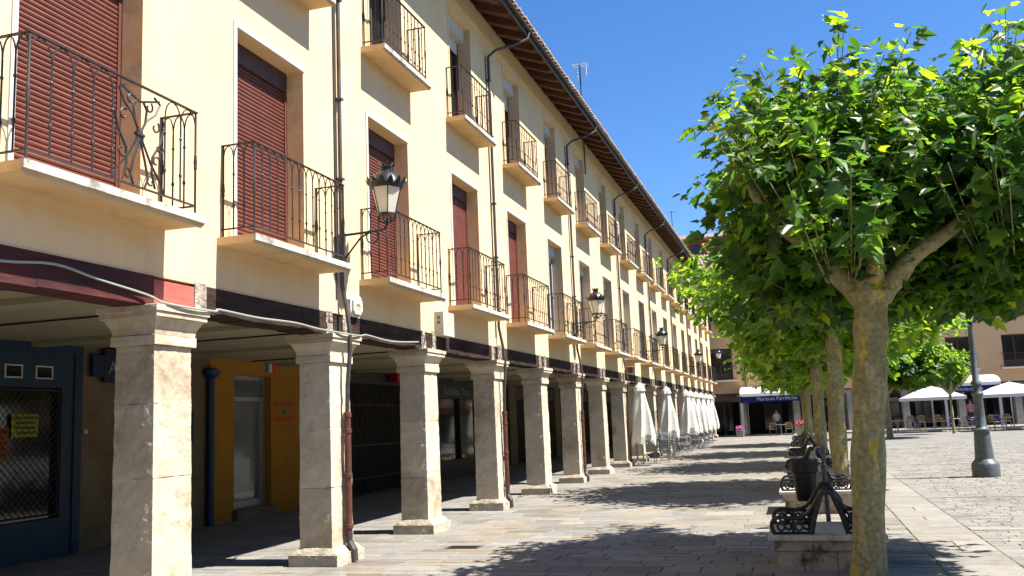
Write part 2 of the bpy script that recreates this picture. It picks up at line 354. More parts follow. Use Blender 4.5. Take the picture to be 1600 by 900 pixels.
stones = []          # (x0,x1,y0,y1,z,mat,kind)
y = 3.0
while y < 63.6:
    d = random.choice([.20, .24, .28, .33, .4]) * (1 if y < 40 else 1.3); x = -10.6 + random.random() * .5
    band = (int(y / 5.2) % 2 == 0)
    while x < 1.24:
        L = random.uniform(.3, .85); x1 = min(x + L, 1.25)
        if 1.25 - x1 < .2: x1 = 1.25
        mx = (x + x1) / 2
        if -5.0 < mx < -3.9 and random.random() < .62: mi = random.choice([2, 3, 3, 2, 5])
        elif mx > -3.9 and random.random() < .25: mi = random.choice([2, 2, 3, 5])
        else: mi = random.choices([0, 1, 2, 4, 5, 3], [5, 6, 2.2, 2.2, .5, .35])[0]
        if mx < -6.6: mi = random.choices([0, 1, 4], [4, 2, 4])[0]
        stones.append((x, x1, y, y + d, .006, mi, 'flagstone')); x = x1
    y += d
y = 4.0
while y < 63.5:      # long band of slabs beside the trees
    d = random.uniform(.45, 1.0)
    if random.random() < .3:
        stones.append((1.25, 1.62, y, y + d, .007, random.choice([1, 2]), 'band_slab')); stones.append((1.62, 2.0, y, y + d, .007, random.choice([1, 2]), 'band_slab'))
    else: stones.append((1.25, 2.0, y, y + d, .007, random.choices([1, 2, 3], [6, 3, .4])[0], 'band_slab'))
    y += d
bands = [13.6, 18.3, 23.3, 28.4, 33.5, 39]
for bY in bands:     # cross bands in the plaza
    x = 2.0
    while x < 9.4:
        L = random.uniform(.6, 1.1); stones.append((x, min(x + L, 9.4), bY, bY + .34, .007, random.choices([1, 2, 3, 0], [3, 4, 2, 1])[0], 'band_slab')); x += L
y = 6.0
while y < 44:        # setts
    d = random.uniform(.11, .17) * (1 if y < 18 else 1.5)
    nb = [b for b in bands if y < b < y + d or b <= y < b + .34]
    if nb: y = nb[0] + .34; continue
    for b in bands:
        if y < b < y + d: d = b - y
    x = 2.0 - random.random() * .0
    while x < 9.3:
        L = random.uniform(.16, .34) * (1 if y < 18 else 1.4)
        if 9.4 - x - L < .15: L = 9.4 - x
        stones.append((x, x + L, y, y + d, random.uniform(.001, .006), random.choices([0, 1, 4, 2, 5], [5, 4, 2, 1.5, .4])[0], 'sett')); x += L
    y += d
camP = Vector((0, 0, 1.65)); cR = rot.transposed()
def scr(p):
    q = cR @ (Vector(p) - camP); 
    if q.z > -.1: return None
    return 800 + 1450 * q.x / -q.z, 450 - 1450 * q.y / -q.z
def key(s):
    p = scr(((s[0] + s[1]) / 2, (s[2] + s[3]) / 2, 0))
    if p is None or not (-30 < p[0] < 1630 and p[1] < 925): return 0
    a = scr((s[0], s[2], 0)); b = scr((s[1], s[3], 0))
    if a is None or b is None: return 0
    return (s[1] - s[0]) * (s[3] - s[2]) * 1e5 / max(1, s[2]) ** 3
for kd, nm in (('flagstone', 300), ('band_slab', 110), ('sett', 190)):
    L = sorted([s for s in stones if s[6] == kd], key=key, reverse=True)
    for s in L[:nm]:
        mb = MB(); cx, cy = (s[0] + s[1]) / 2, (s[2] + s[3]) / 2
        stone_mesh(s[0] - cx, s[1] - cx, s[2] - cy, s[3] - cy, s[4], mb, 0); mb.build(kd, STN[s[5]], PAVE, loc=(cx, cy, 0))
    mb = MB()
    for s in L[nm:]: stone_mesh(*s[:5], mb, s[5])
    mb.build({'flagstone': 'far_flagstones', 'band_slab': 'far_band_slabs', 'sett': 'far_setts'}[kd], STN, PAVE, kind='stuff')

# ------------------------------------------------------------------ arcaded building
B = thing('arcaded_building', (0, 0, 0), 'long cream arcaded building with stone columns and two rows of iron balconies', 'building')
Y0, Y1 = -22.0, 65.7  # runs on unseen behind the camera, added to keep sky light out of the arcade
CY = [3.7, 7.12, 10.45, 13.55, 17.05, 20.5, 23.95, 27.4, 30.85] + [30.85 + 3.43 * i for i in range(1, 11)]
CL = [6.22, 9.2, 12.47, 15.85, 19.18, 22.52, 25.95, 29.3, 32.7] + [32.7 + 3.4 * i for i in range(1, 10)]
CL += [2.85 - 3.38 * k for k in range(7)]
CU = CL
ZB, ZT = 3.12, 9.97
ops = []
for i, c in enumerate(CL):
    ops.append((c - .72, c + .72, 3.66, 6.08, 1 if i < 5 else 2))
for i, c in enumerate(CU):
    ops.append((c - .60, c + .60, 7.07, 9.32, 2))
mw = MB(); wall_open(mw, W, Y0, Y1, ZB, ZT, ops, .26)
mw.face([(W, Y1, ZB), (-16, Y1, ZB), (-16, Y1, ZT), (W, Y1, ZT)], 0)
mw.face([(W, Y0, ZB), (W, Y0, ZT), (-16, Y0, ZT), (-16, Y0, ZB)], 0)
mw.face([(-16, Y0, 0), (-16, Y0, ZT), (-16, Y1, ZT), (-16, Y1, 0)], 0)
mw.face([(W, Y0, ZB), (-5.95, Y0, ZB), (-5.95, Y1, ZB), (W, Y1, ZB)], 0)
mw.build('wall', [M_wall, M_jamb, M_jambl], B)
# thin string course below the eaves and thin joints
c = MB(); c.box(W, W + .035, Y0, Y1, 9.50, 9.58); c.build('string_course', M_wall, B)
# trims round openings
for i, cc in enumerate(CL):
    t = MB(); a, b, z0, z1 = cc - .72, cc + .72, 3.66, 6.08
    t.box(W, W + .014, a - .07, a - .012, z0, z1 + .07); t.box(W, W + .014, a - .012, b + .02, z1 + .012, z1 + .07)
    t.build('window_surround', M_trim if i < 12 else M_wall, B)
for i, cc in enumerate(CU):
    t = MB(); a, b, z0, z1 = cc - .6, cc + .6, 7.07, 9.32
    t.box(W, W + .012, a - .05, a - .01, z0, z1 + .05); t.box(W, W + .012, a - .01, b + .01, z1 + .01, z1 + .05)
    t.build('window_surround', M_wall, B)
# shutters and doors
slat = None
for i, c in enumerate(CL):
    a, b = c - .72, c + .72
    if i < 5:
        fr = MB(); X = W - .26
        fr.box(X - .05, X, a, b, 3.66, 6.08, 0)
        fr.box(X, X + .03, a, a + .05, 3.66, 6.08, 1); fr.box(X, X + .03, b - .05, b, 3.66, 6.08, 1)
        fr.box(X, X + .05, a + .05, b - .05, 5.84, 6.08, 2); fr.box(X, X + .04, a + .05, b - .05, 3.66, 3.72, 1)
        s = fr.build('shutter', [M_dark, M_shut, M_doorw], B)
        n = 44; p = (5.84 - 3.72) / n
        if i < 3:
            if slat is None:
                m = MB(); hy = .67
                prof = [(0, 0), (.014, .006), (.020, p * .45), (.014, p - .008), (0, p - .003)]
                for (xa, za), (xb, zb) in zip(prof, prof[1:]): m.face([(xa, -hy, za), (xa, hy, za), (xb, hy, zb), (xb, -hy, zb)])
                m.face([(0, -hy, 0), (0, -hy, p - .003), (.014, -hy, p - .008), (.02, -hy, p * .45), (.014, -hy, .006)])
                slat = m.build('slat', M_shut, s, loc=(X, c, 3.72)); rng = range(1, n)
            else: rng = range(n)
            for k in rng: inst(slat, s, (X, c, 3.72 + k * p))
        else:
            m = MB()
            for k in range(n): m.box(X, X + .016, a + .05, b - .05, 3.72 + k * p, 3.72 + k * p + p - .008)
            m.build('slats', M_shut, s, kind='stuff')
    else:
        X = W - .24
        fr = MB(); fr.box(X - .12, X - .1, a, b, 3.66, 6.08, 0)
        for y0, y1 in ((a, a + .07), ((a + b) / 2 - .05, (a + b) / 2 + .05), (b - .07, b)): fr.box(X - .08, X - .03, y0, y1, 3.66, 5.8, 1)
        fr.box(X - .08, X - .03, a, b, 3.66, 3.75, 1); fr.box(X - .08, X - .03, a, b, 5.70, 5.82, 1)
        s = fr.build('balcony_door', [M_dark, M_box if i % 3 else M_doorw], B)
        MB().box(X - .1, X + .06, a + .003, b - .003, 5.82, 6.075).build('shutter_box', M_box, s)
        g = MB(); g.box(X - .07, X - .06, a + .07, b - .07, 3.75, 5.7); g.build('pane', M_glass if i % 2 else M_cur, s)
for i, c in enumerate(CU):
    a, b = c - .6, c + .6; X = W - .24
    fr = MB(); fr.box(X - .12, X - .1, a, b, 7.07, 9.32, 0)
    for y0, y1 in ((a, a + .08), ((a + b) / 2 - .06, (a + b) / 2 + .06), (b - .08, b)): fr.box(X - .08, X - .02, y0, y1, 7.07, 9.05, 1)
    fr.box(X - .08, X - .02, a, b, 7.07, 7.3, 1)
    s = fr.build('balcony_door', [M_dark, M_doorw if i % 5 != 1 else M_box], B)
    MB().box(X - .1, X + .12, a + .003, b - .003, 9.05, 9.317).build('shutter_box', M_box, s)
    low = random.choice([8.7, 8.75, 8.5, 8.8, 8.2])
    MB().box(X - .03, X - .008, a + .09, b - .09, low, 9.05).build('roller_blind', M_box, s)
    g = MB(); g.box(X - .07, X - .06, a + .08, c - .06, 7.3, low + .3); g.build('pane', M_cur, s)
    g = MB(); g.box(X - .07, X - .06, c + .06, b - .08, 7.3, low + .3); g.build('pane', M_glass, s)

# balusters (shared mesh, origin at foot of bar)
def baluster_mb(h, r=.0085, knob=True):
    m = MB(); m.tube([(0, 0, 0), (0, 0, h)], r, 5)
    if knob:
        m.lathe(0, 0, [(r, h * .30), (r * 2.0, h * .33), (r * 1.2, h * .36)], 6, cap=False)
        m.lathe(0, 0, [(r, h * .78), (r * 1.9, h * .80), (r, h * .82)], 6, cap=False)
    return m
def post_mb(h, r=.011):
    m = MB(); m.lathe(0, 0, [(r, 0), (r, h * .44), (r * 1.5, h * .46), (r * 1.25, h * .48), (r * 1.7, h * .52), (r * 1.2, h * .56), (r * 1.4, h * .575), (r, h * .59), (r, h), (0.001, h + .002)], 7); return m
BALM = {}
def balcony(c, half, proj, ztop, lower, idx, single):
    """slab with moulded underside, iron rails, arches between bars"""
    m = MB(); xa, xb, y0, y1 = W + .001, W + proj, c - half, c + half
    th = .085
    # slab body (plaster) set 2 mm inside the white front edge
    m.box(xa, xb - .03, y0 + .001, y1 - .001, ztop - th, ztop - .004, 0)
    m.box(xb - .03, xb, y0, y1, ztop - th + .018, ztop, 1)
    m.box(xb - .055, xb - .03, y0 + .03, y1 - .03, ztop - th - .022, ztop - th, 0)
    s = m.build('balcony', [M_slab, M_slabw], B)
    H = 1.0 if lower else .95; zb = ztop + .085; zr = ztop + H
    xr = xb - .07; ya, yb = y0 + .085, y1 - .085
    r = MB()
    r.box(xr - .016, xr + .016, ya - .016, yb + .016, zr - .012, zr)
    r.box(W, xr - .016, ya - .014, ya + .014, zr - .012, zr); r.box(W, xr - .016, yb - .014, yb + .014, zr - .012, zr)
    r.box(xr - .008, xr + .008, ya, yb, zb, zb + .016); r.box(W, xr - .008, ya - .007, ya + .007, zb, zb + .016); r.box(W, xr - .008, yb - .007, yb + .007, zb, zb + .016)
    if idx == 0 and lower: nf = 9
    else: nf = 13 if lower else 12
    sp = (yb - ya) / nf; ns = 3; sps = (xr - W - .02) / ns
    panel = range(4, 7) if (idx == 0 and lower) else range(0)
    pos = [(xr, ya + k * sp) for k in range(1, nf) if not (k in (5, 6) and panel)]
    for q in range(1, ns): pos += [(W + .02 + q * sps, ya), (W + .02 + q * sps, yb)]
    posts = [(xr, ya), (xr, yb), (W + .02, ya), (W + .02, yb)]
    if lower:   # pointed arches under the rail
        def arch(p, q):
            P, Q = Vector((*p, 0)), Vector((*q, 0)); rise = .17; mid = (P + Q) / 2
            for A, Z in ((P, mid), (Q, mid)):
                pts = []
                for t in (0, .3, .6, .85, 1):
                    u = A.lerp(Z, 1 - math.sqrt(max(0, 1 - t * t)) if t < 1 else 1.0); pts.append((u.x, u.y, zr - .012 - rise * (1 - t)))
                r.tube(pts, .0065, 4, cap=False)
        for k in range(nf):
            if k in panel: continue
            arch((xr, ya + k * sp), (xr, ya + (k + 1) * sp))
        for q in range(ns):
            for yy in (ya, yb): arch((W + .02 + q * sps, yy), (W + .02 + (q + 1) * sps, yy))
    else:       # small scrolls at the foot
        if idx % 2 == 0 and idx < 8:
            for k in range(nf):
                yy = ya + (k + .5) * sp; pts = [(xr, yy + .03 * (1 - t) * math.cos(5 * t), zb + .07 + .035 * math.sin(5 * t) * (1 - t * .5)) for t in (0, .2, .4, .6, .8, 1)]
                r.tube(pts, .005, 4, cap=False)
    r.build('railing', M_iron, s)
    hh = zr - .012 - ztop
    key_ = (round(hh, 3), lower)
    if single:
        if key_ not in BALM:
            BALM[key_] = (baluster_mb(zr - .012 - zb - (.17 if lower else 0)).build('baluster', M_iron, s, smooth=True), post_mb(hh).build('corner_post', M_iron, s, smooth=True), s)
        bo, po, own = BALM[key_]
        first = own is s
        for k, p in enumerate(pos):
            if first and k == 0: bo.location = (*p, zb)
            else: inst(bo, s, (*p, zb))
        for k, p in enumerate(posts):
            if first and k == 0: po.location = (*p, ztop)
            else: inst(po, s, (*p, ztop))
    else:
        jb = MB()
        for p in pos: jb.tube([(*p, zb), (*p, zr - .012 - (.17 if lower else 0))], .009, 4)
        for p in posts: jb.tube([(*p, ztop), (*p, zr)], .012, 4)
        jb.build('balusters', M_iron, s, kind='stuff')
    if panel:   # wrought scroll panel in the middle of the nearest balcony
        pn = MB(); yc = ya + 5.5 * sp; hw = 1.5 * sp; z0 = zb + .02; hgt = zr - z0 - .03
        def crv(pts, rr=.011):
            q = []
            for (u, v) in pts: q.append((xr, yc + u * hw, z0 + v * hgt))
            pn.tube(q, rr, 5)
        def spiral(u0, v0, sgn, sz, ph=0):
            q = []
            for k in range(15):
                t = k / 14; a_ = ph + sgn * t * 4.9; rr_ = sz * (1 - .72 * t); q.append((u0 + rr_ * math.cos(a_) / hw, v0 + rr_ * math.sin(a_) / hgt))
            crv(q, .009)
        for sg in (-1, 1):
            crv([(sg * .98, .0), (sg * .80, .12), (sg * .45, .26), (sg * .12, .46), (sg * .08, .58), (sg * .28, .70), (sg * .62, .80), (sg * .80, .92), (sg * .55, .97)])
            crv([(sg * .22, .0), (sg * .34, .10), (sg * .20, .28), (sg * .04, .45), (-sg * .04, .55), (-sg * .20, .66), (-sg * .26, .80), (-sg * .10, .88)])
            crv([(sg * .62, .02), (sg * .48, .18), (sg * .50, .34), (sg * .80, .50), (sg * .96, .68)])
            spiral(sg * .66, .30, sg, .062, 0); spiral(sg * .60, .66, -sg, .06, 1); spiral(sg * .46, .08, sg, .055, 2); spiral(sg * .34, .84, -sg, .055, 1); spiral(sg * .84, .46, sg, .05, 3)
        crv([(-.75, .95), (0, .86), (.75, .95)]); pn.tube([(xr, yc - .05, z0 + hgt * .52), (xr, yc + .05, z0 + hgt * .52)], .02, 6)
        pn.build('scroll_panel', M_iron, s, smooth=True)
    return s
for i, c in enumerate(CL): balcony(c, 1.08, .46, 3.66, True, i, i < 8)
for i, c in enumerate(CU): balcony(c, .9, .38, 7.07, False, i, 1 <= i < 9)

# columns
cloud = bpy.data.textures.new('wear', 'CLOUDS'); cloud.noise_scale = .16; cloud.noise_depth = 3
def wear(o, lv, st):
    for m_ in list(o.modifiers): o.modifiers.remove(m_)
    b = o.modifiers.new('edge', 'BEVEL'); b.width = .004; b.segments = 2; b.limit_method = 'ANGLE'
    d = o.modifiers.new('grain', 'SUBSURF'); d.subdivision_type = 'SIMPLE'; d.levels = d.render_levels = lv
    d = o.modifiers.new('wear', 'DISPLACE'); d.texture = cloud; d.strength = st; d.mid_level = .5; d.texture_coords = 'LOCAL'
def column(yc, rough):
    """shaft, capital and base; yc = centre in y"""
    xc = -5.79
    s = MB(); s.frustum(xc, yc, [(.205, .262, .20), (.195, .252, 2.485)])
    col = s.build('column', M_stone, B)
    z = .208; tops = [random.uniform(.85, 1.05), random.uniform(1.6, 1.95), 2.483]
    if rough == 1: tops = [1.28, 1.95, 2.483]
    for t_ in tops:
        hx = lambda zz: .225 - .0066 * (zz - .2); d1, d2 = random.uniform(-.003, .003), random.uniform(-.003, .003)
        sb = MB(); sb.frustum(xc + d1, yc + d2, [(hx(z), hx(z) + .058, z), (hx(t_), hx(t_) + .058, t_ - .0015)]); sb = sb.build('stone_block', M_stone, col, bevel=.006); z = t_
        if 0 < rough < 8: wear(sb, 5, .022)
    cp = MB(); cp.frustum(xc, yc, [(.245, .305, 2.485), (.245, .305, 2.575)]); cp.frustum(xc, yc, [(.235, .295, 2.577), (.245, .305, 2.64), (.285, .345, 2.715), (.30, .36, 2.73)])
    cp.frustum(xc, yc, [(.318, .38, 2.732), (.318, .38, 2.78)]); cp.frustum(xc, yc, [(.335, .40, 2.782), (.335, .40, 2.84)])
    cp = cp.build('capital', M_stone, col, bevel=.008)
    if 0 < rough < 6: wear(cp, 3, .012)
    bs = MB(); bs.frustum(xc, yc, [(.335, .37, -.01), (.335, .37, .145)]); bs.frustum(xc, yc, [(.31, .345, .147), (.245, .30, .215)])
    bs = bs.build('base', M_stonel, col, bevel=.014)
    if 0 < rough < 8: wear(bs, 4, .028)
    return col
cols = [column(y + .29, i) for i, y in enumerate(CY + [3.7 - 3.43 * k for k in range(1, 8)])]
# timber lintel with rubble blocks over the columns
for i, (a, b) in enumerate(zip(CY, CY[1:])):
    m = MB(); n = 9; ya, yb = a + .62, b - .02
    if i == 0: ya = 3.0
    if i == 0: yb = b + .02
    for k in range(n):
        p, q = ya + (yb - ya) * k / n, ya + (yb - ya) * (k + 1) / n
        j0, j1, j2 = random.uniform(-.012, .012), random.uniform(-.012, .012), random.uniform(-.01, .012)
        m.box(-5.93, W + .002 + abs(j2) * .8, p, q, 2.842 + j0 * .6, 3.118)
    m.build('timber_beam', M_redbeam_shade if i == 0 else M_beam, B)  # first length is the red beam in its painted-in shade
for i, y in enumerate(CY[2:], 2):
    m = MB(); m.box(-5.9, W - .01, y + .16, y + .42, 2.845, 3.12, 0)
    m.build('beam_end', M_beam, B)
    for (p, q) in ((y - .02, y + .16), (y + .42, y + .62)):
        m = MB(); n = 5; zt = 3.10 + random.uniform(0, .08)
        for k in range(n):
            for l in range(4):
                m.box(-5.9, W + random.uniform(.002, .022), p + (q - p) * k / n, p + (q - p) * (k + 1) / n, 2.842 + (zt - 2.842) * l / 4, 2.842 + (zt - 2.842) * (l + 1) / 4)
        rb = m.build('rubble_block', M_rubble, B)
        if i < 7: wear(rb, 2, .03)
m = MB(); m.box(-5.9, W + .008, CY[1] + .022, CY[1] + .62, 2.842, 3.09); m.build('lit_beam_end', M_redbeam_lit, B)  # sunlit end of the red beam, brightened by colour
m = MB(); m.box(-5.9, W + .01, CY[1] + .63, CY[1] + .82, 2.842, 3.14); m.build('rubble_block', M_rubble, B)
MB().box(-5.93, W + .002, Y0, 2.99, 2.842, 3.118).build('timber_beam', M_beam, B)
m = MB(); m.box(-5.93, W + .004, Y0, 65.6, 3.121, 3.14); m.build('mortar_line', M_jambl, B)
# arcade ceiling with joists
m = MB(); m.box(-10.4, -5.96, Y0, Y1, 3.06, 3.12); m.build('ceiling', M_ceil, B)
for y in CY + [3.7 - 3.43 * k for k in range(1, 8)]:
    MB().box(-10.39, -6.14, y + .17, y + .41, 3.0, 3.058).build('ceiling_joist', M_ceil, B)
for y in (8.7, 11.9, 16.0): MB().tube([(-6.3, y, 3.045), (-7.8, y + .05, 3.043), (-10.3, y + .1, 3.045)], .012, 5).build('ceiling_cable', M_dark, B)
# eaves
ES = .386
def ez(x, base=9.95): return base - (x - W) * ES
raf = None; y = Y0 + .2; k = 0
while y < Y1:
    if raf is None:
        m = MB(); hy = .085; pr = [(-.05, ez(W - .05)), (.62, ez(W + .62)), (.70, ez(W + .70) + .05), (.70, ez(W + .70) + .14), (-.05, ez(W - .05) + .14)]
        A = [(W + p[0], -hy, p[1]) for p in pr]; C = [(W + p[0], hy, p[1]) for p in pr]
        m.face(A); m.face(C[::-1])
        for q in range(5): m.face([A[q], C[q], C[(q + 1) % 5], A[(q + 1) % 5]][::-1])
        raf = m.build('rafter', M_rafter, B, loc=(0, y, 0))
    else: inst(raf, B, (0, y, 0))
    y += .657
m = MB()
n = 5
for q in range(n):
    xa, xb = W + .78 * q / n, W + .78 * (q + 1) / n - .006
    m.face([(xa, Y0, ez(xa) + .142), (xb, Y0, ez(xb) + .142), (xb, Y1, ez(xb) + .142), (xa, Y1, ez(xa) + .142)][::-1])
    m.face([(xa, Y0, ez(xa) + .165), (xb, Y0, ez(xb) + .165), (xb, Y1, ez(xb) + .165), (xa, Y1, ez(xa) + .165)])
m.build('soffit_boards', M_board, B)
m = MB(); m.box(W + .745, W + .77, Y0, Y1, 9.66, 9.84); m.build('fascia_board', M_fascia, B)
m = MB(); gp = [(W + .805 + .045 * math.cos(a), 9.80 + .045 * math.sin(a)) for a in [math.pi + math.pi * k / 6 for k in range(7)]]
for (x0, z0), (x1, z1) in zip(gp, gp[1:]):
    m.face([(x0, Y0, z0), (x0, Y1, z0), (x1, Y1, z1), (x1, Y0, z1)]); m.face([(x0, Y0, z0 + .004), (x1, Y0, z1 + .004), (x1, Y1, z1 + .004), (x0, Y1, z0 + .004)])
m.build('gutter', M_fascia, B, smooth=True)
# roof: barrel tiles, one course strip per tile row, first metres as real covers
m = MB(); xr = -10.9; zr_ = 9.89 + (W + .8 - xr) * ES
m.face([(W + .78, Y0, 9.87), (W + .78, Y1, 9.87), (xr, Y1, zr_ - .03), (xr, Y0, zr_ - .03)][::-1]); m.face([(xr, Y0, zr_ - .03), (xr, Y1, zr_ - .03), (-16.6, Y1, 9.7), (-16.6, Y0, 9.7)][::-1])
m.face([(W, Y1, 9.97), (xr, Y1, zr_ - .04), (-16, Y1, 9.9)]); m.face([(W, Y0, 9.97), (-16, Y0, 9.9), (xr, Y0, zr_ - .04)])
rf = m.build('roof', M_tile, B)
m = MB(); y = Y0
while y < Y1:
    for cidx in range(14):
        xa = W + .84 - cidx * .40 + random.uniform(-.012, .012); xb = xa - .44
        za, zb_ = 9.90 + (W + .84 - xa) * ES + .012, 9.90 + (W + .84 - xb) * ES - .008
        P = []
        for (xx, zz, rr) in ((xa, za, .088), (xb, zb_, .072)):
            P.append([(xx, y + .11 - rr * math.cos(math.pi * q / 4), zz + rr * .8 * math.sin(math.pi * q / 4)) for q in range(5)])
        for q in range(4): m.face([P[0][q], P[1][q], P[1][q + 1], P[0][q + 1]])
        m.face(P[0])
    y += .215
m.build('roof_tiles', M_tile, rf, kind='stuff')

# downpipes
def downpipe(y):
    m = MB(); xp = W + .055
    m.tube([(W + .80, y + .55, 9.74), (W + .78, y + .52, 9.60), (W + .55, y + .30, 9.42), (W + .20, y + .06, 9.26), (xp, y, 9.12), (xp, y, 8.95), (xp, y, 3.5), (W + .13, y, 3.08), (W + .155, y, 2.85), (W + .15, y, 2.6), (W + .11, y, 2.2), (W + .10, y, 1.84)], .029, 10, 0)
    p = m.build('downpipe', M_pipe, B, smooth=True)
    m = MB(); m.tube([(W + .10, y, 1.86), (W + .10, y, .36)], .044, 12)
    for z in (1.82, 1.62, 1.06, .44): m.lathe(W + .10, y, [(.044, z - .03), (.054, z - .025), (.054, z + .025), (.044, z + .03)], 12, cap=False)
    m.build('lower_pipe', M_pipeb, p, smooth=True)
    m = MB(); m.tube([(W + .10, y, .37), (W + .10, y, .26), (W + .16, y, .16), (W + .17, y, .02)], [.045, .045, .05, .045], 8); m.build('pipe_shoe', M_pipe, p)
    m = MB()
    for z in (8.6, 7.4, 6.0, 4.9, 3.8): m.box(W, W + .10, y - .045, y + .045, z, z + .025)
    m.tube([(W + .014, y - .07, 9.1), (W + .014, y - .07, 3.3)], .012, 5)
    m.build('pipe_bracket', M_pipe, p)
for y in (10.78, 17.42, 24.25, 31.2, 38.0, 44.9, 51.7, 58.5): downpipe(y)

# back wall and shop fronts of the arcade
XB = -10.4
m = MB(); m.box(XB - .3, XB, Y0, 7.0, 0, 3.06); m.box(XB - .3, XB, 11.66, 14.86, 0, 3.06); m.box(XB - .3, XB, 18.15, 20.2, 0, 3.06); m.box(XB - .3, XB, 24.2, 26.4, 0, 3.06); m.box(XB - .3, XB, 30.2, 30.8, 0, 3.06)
y = 33.6
while y < Y1: m.box(XB - .3, XB, y, y + .9, 0, 3.06); y += 3.43
m.box(XB - .34, XB - .31, Y0, Y1, 0, 3.12)
m.build('back_wall', M_beige, B)
m = MB(); m.box(XB - .31, XB - .30, Y0, Y1, 0.01, 3.05); m.build('dark_openings', M_dark, B)
# blue shop
m = MB(); ya, yb = 7.0, 11.65
m.box(XB - .25, XB + .02, ya, yb, 2.93, 3.055); m.box(XB - .25, XB + .02, yb - .16, yb, .0, 2.93)
m.box(XB - .25, XB, ya, yb - .16, 2.42, 2.93); m.box(XB - .25, XB, ya, yb - .16, .0, .55); m.box(XB - .25, XB, ya, 8.9, .55, 2.42); m.box(XB - .25, XB - .005, 11.26, yb - .16, .55, 2.42)
sh = m.build('shop_front', M_blue, B)
for (p, q) in ((9.5, 10.0), (10.19, 10.5), (10.74, 11.06)):
    m = MB(); m.box(XB, XB + .012, p, q, 2.54, 2.56); m.box(XB, XB + .012, p, q, 2.71, 2.73); m.box(XB, XB + .012, p, p + .02, 2.56, 2.71); m.box(XB, XB + .012, q - .02, q, 2.56, 2.71); m.box(XB, XB + .004, p + .02, q - .02, 2.56, 2.71, 1)
    m.build('fanlight', [M_trim, M_glass], sh)
m = MB(); m.box(XB - .12, XB - .1, 8.9, 11.26, .55, 2.42, 0); m.build('shop_window', M_glass, sh)
m = MB()
for (p0, q0) in [((8.92, .60), (8.92, 2.40)), ((11.24, .60), (11.24, 2.40)), ((8.92, .60), (11.24, .60)), ((8.92, 2.38), (11.24, 2.38))]:
    m.tube([(XB - .03, p0[0], p0[1]), (XB - .03, q0[0], q0[1])], .012, 4)
k = -2.0
while k < 2.6:       # diamond mesh grille
    for sg in (1, -1):
        pts = []
        for t in np.linspace(0, 1, 2):
            yy = 8.92 + k + t * 1.8 if sg > 0 else 8.92 + k + (1 - t) * 1.8
            pts.append((yy, .6 + t * 1.78))
        (ya_, za_), (yb_, zb2) = pts
        def clip(ya_, za_, yb_, zb2):
            if max(ya_, yb_) < 8.92 or min(ya_, yb_) > 11.24: return None
            t0, t1 = 0, 1; d = yb_ - ya_
            for lim, s_ in ((8.92, 1), (11.24, -1)):
                tt = (lim - ya_) / d
                if (d > 0) == (s_ > 0): t0 = max(t0, tt)
                else: t1 = min(t1, tt)
            if t0 >= t1: return None
            f = lambda t: (ya_ + d * t, za_ + (zb2 - za_) * t)
            return f(t0), f(t1)
        r_ = clip(ya_, za_, yb_, zb2)
        if r_: m.tube([(XB - .03, *r_[0]), (XB - .03, *r_[1])], .005, 3, cap=False)
    k += .11
m.build('grille', M_iron, sh)
def poster(y0, y1, z0, z1, m_, label, lines):
    p = thing('poster', (XB - .06, y0, z0), label, 'poster')
    MB().box(0, .003, 0, y1 - y0, 0, z1 - z0).build('paper', m_, p)
    k = MB(); n = len(lines); h = (z1 - z0) / (n + .6)
    for i, (a, b) in enumerate(lines):
        zz = (z1 - z0) - (i + 1) * h; yy = a * (y1 - y0)
        while yy < b * (y1 - y0):
            d = random.uniform(.015, .04); k.box(.003, .0045, yy, yy + d, zz, zz + h * .55); yy += d + .01
    k.build('lettering', M_pk, p)
poster(10.40, 10.88, 1.72, 2.04, M_py, 'yellow notice in the blue shop window behind the mesh grille', [(.1, .9), (.15, .8), (.1, .85), (.2, .9)])
poster(9.95, 10.36, 1.42, 1.86, M_po, 'orange notice in the blue shop window beside the yellow one', [(.1, .9), (.1, .7), (.15, .9), (.1, .8), (.2, .9)])
# stone piers with hanging dark sign
sg = thing('shop_sign', (XB + .05, 11.75, 2.52), 'dark navy shop sign with pale letters over the stone wall', 'sign')
m = MB(); m.box(.0, .06, .0, .25, .08, .42); m.box(.0, .065, .25, 1.3, .0, .52); m.box(-.05, .0, .1, .16, .3, .36); m.build('sign_box', mat('navy_sign', (.008, .012, .05), None, .4), sg)
text('lettering', 'Alfa', .30, mat('dim_letters', (.30, .30, .32), None, .6), sg, Matrix.Translation((.068, .33, .13)) @ Matrix(((0, 0, 1, 0), (1, 0, 0, 0), (0, 1, 0, 0), (0, 0, 0, 1))))
m = MB(); m.box(XB - .02, XB + .006, 12.5, 13.9, 0, 2.45); m.build('shop_door', M_doorw, B)
for zz in (.65, 1.3, 1.95):   # ashlar joints of the inner pier
    pass
MB().box(XB + .004, XB + .012, 11.72, 11.78, 1.74, 1.80).build('doorbell', M_trim, B)
m = MB(); m.tube([(XB + .08, 14.80, 0), (XB + .08, 14.80, 2.72)], .07, 10); m.lathe(XB + .08, 14.80, [(.07, 2.66), (.16, 2.74), (.18, 2.82), (.07, 2.86)], 10); m.build('blue_pipe', mat('blue_pipe_paint', (.01, .035, .09), None, .5), B, smooth=True)
m = MB(); m.box(XB, XB + .01, 14.2, 14.4, 1.5, 2.1); m.build('blue_plate', M_blue, B)
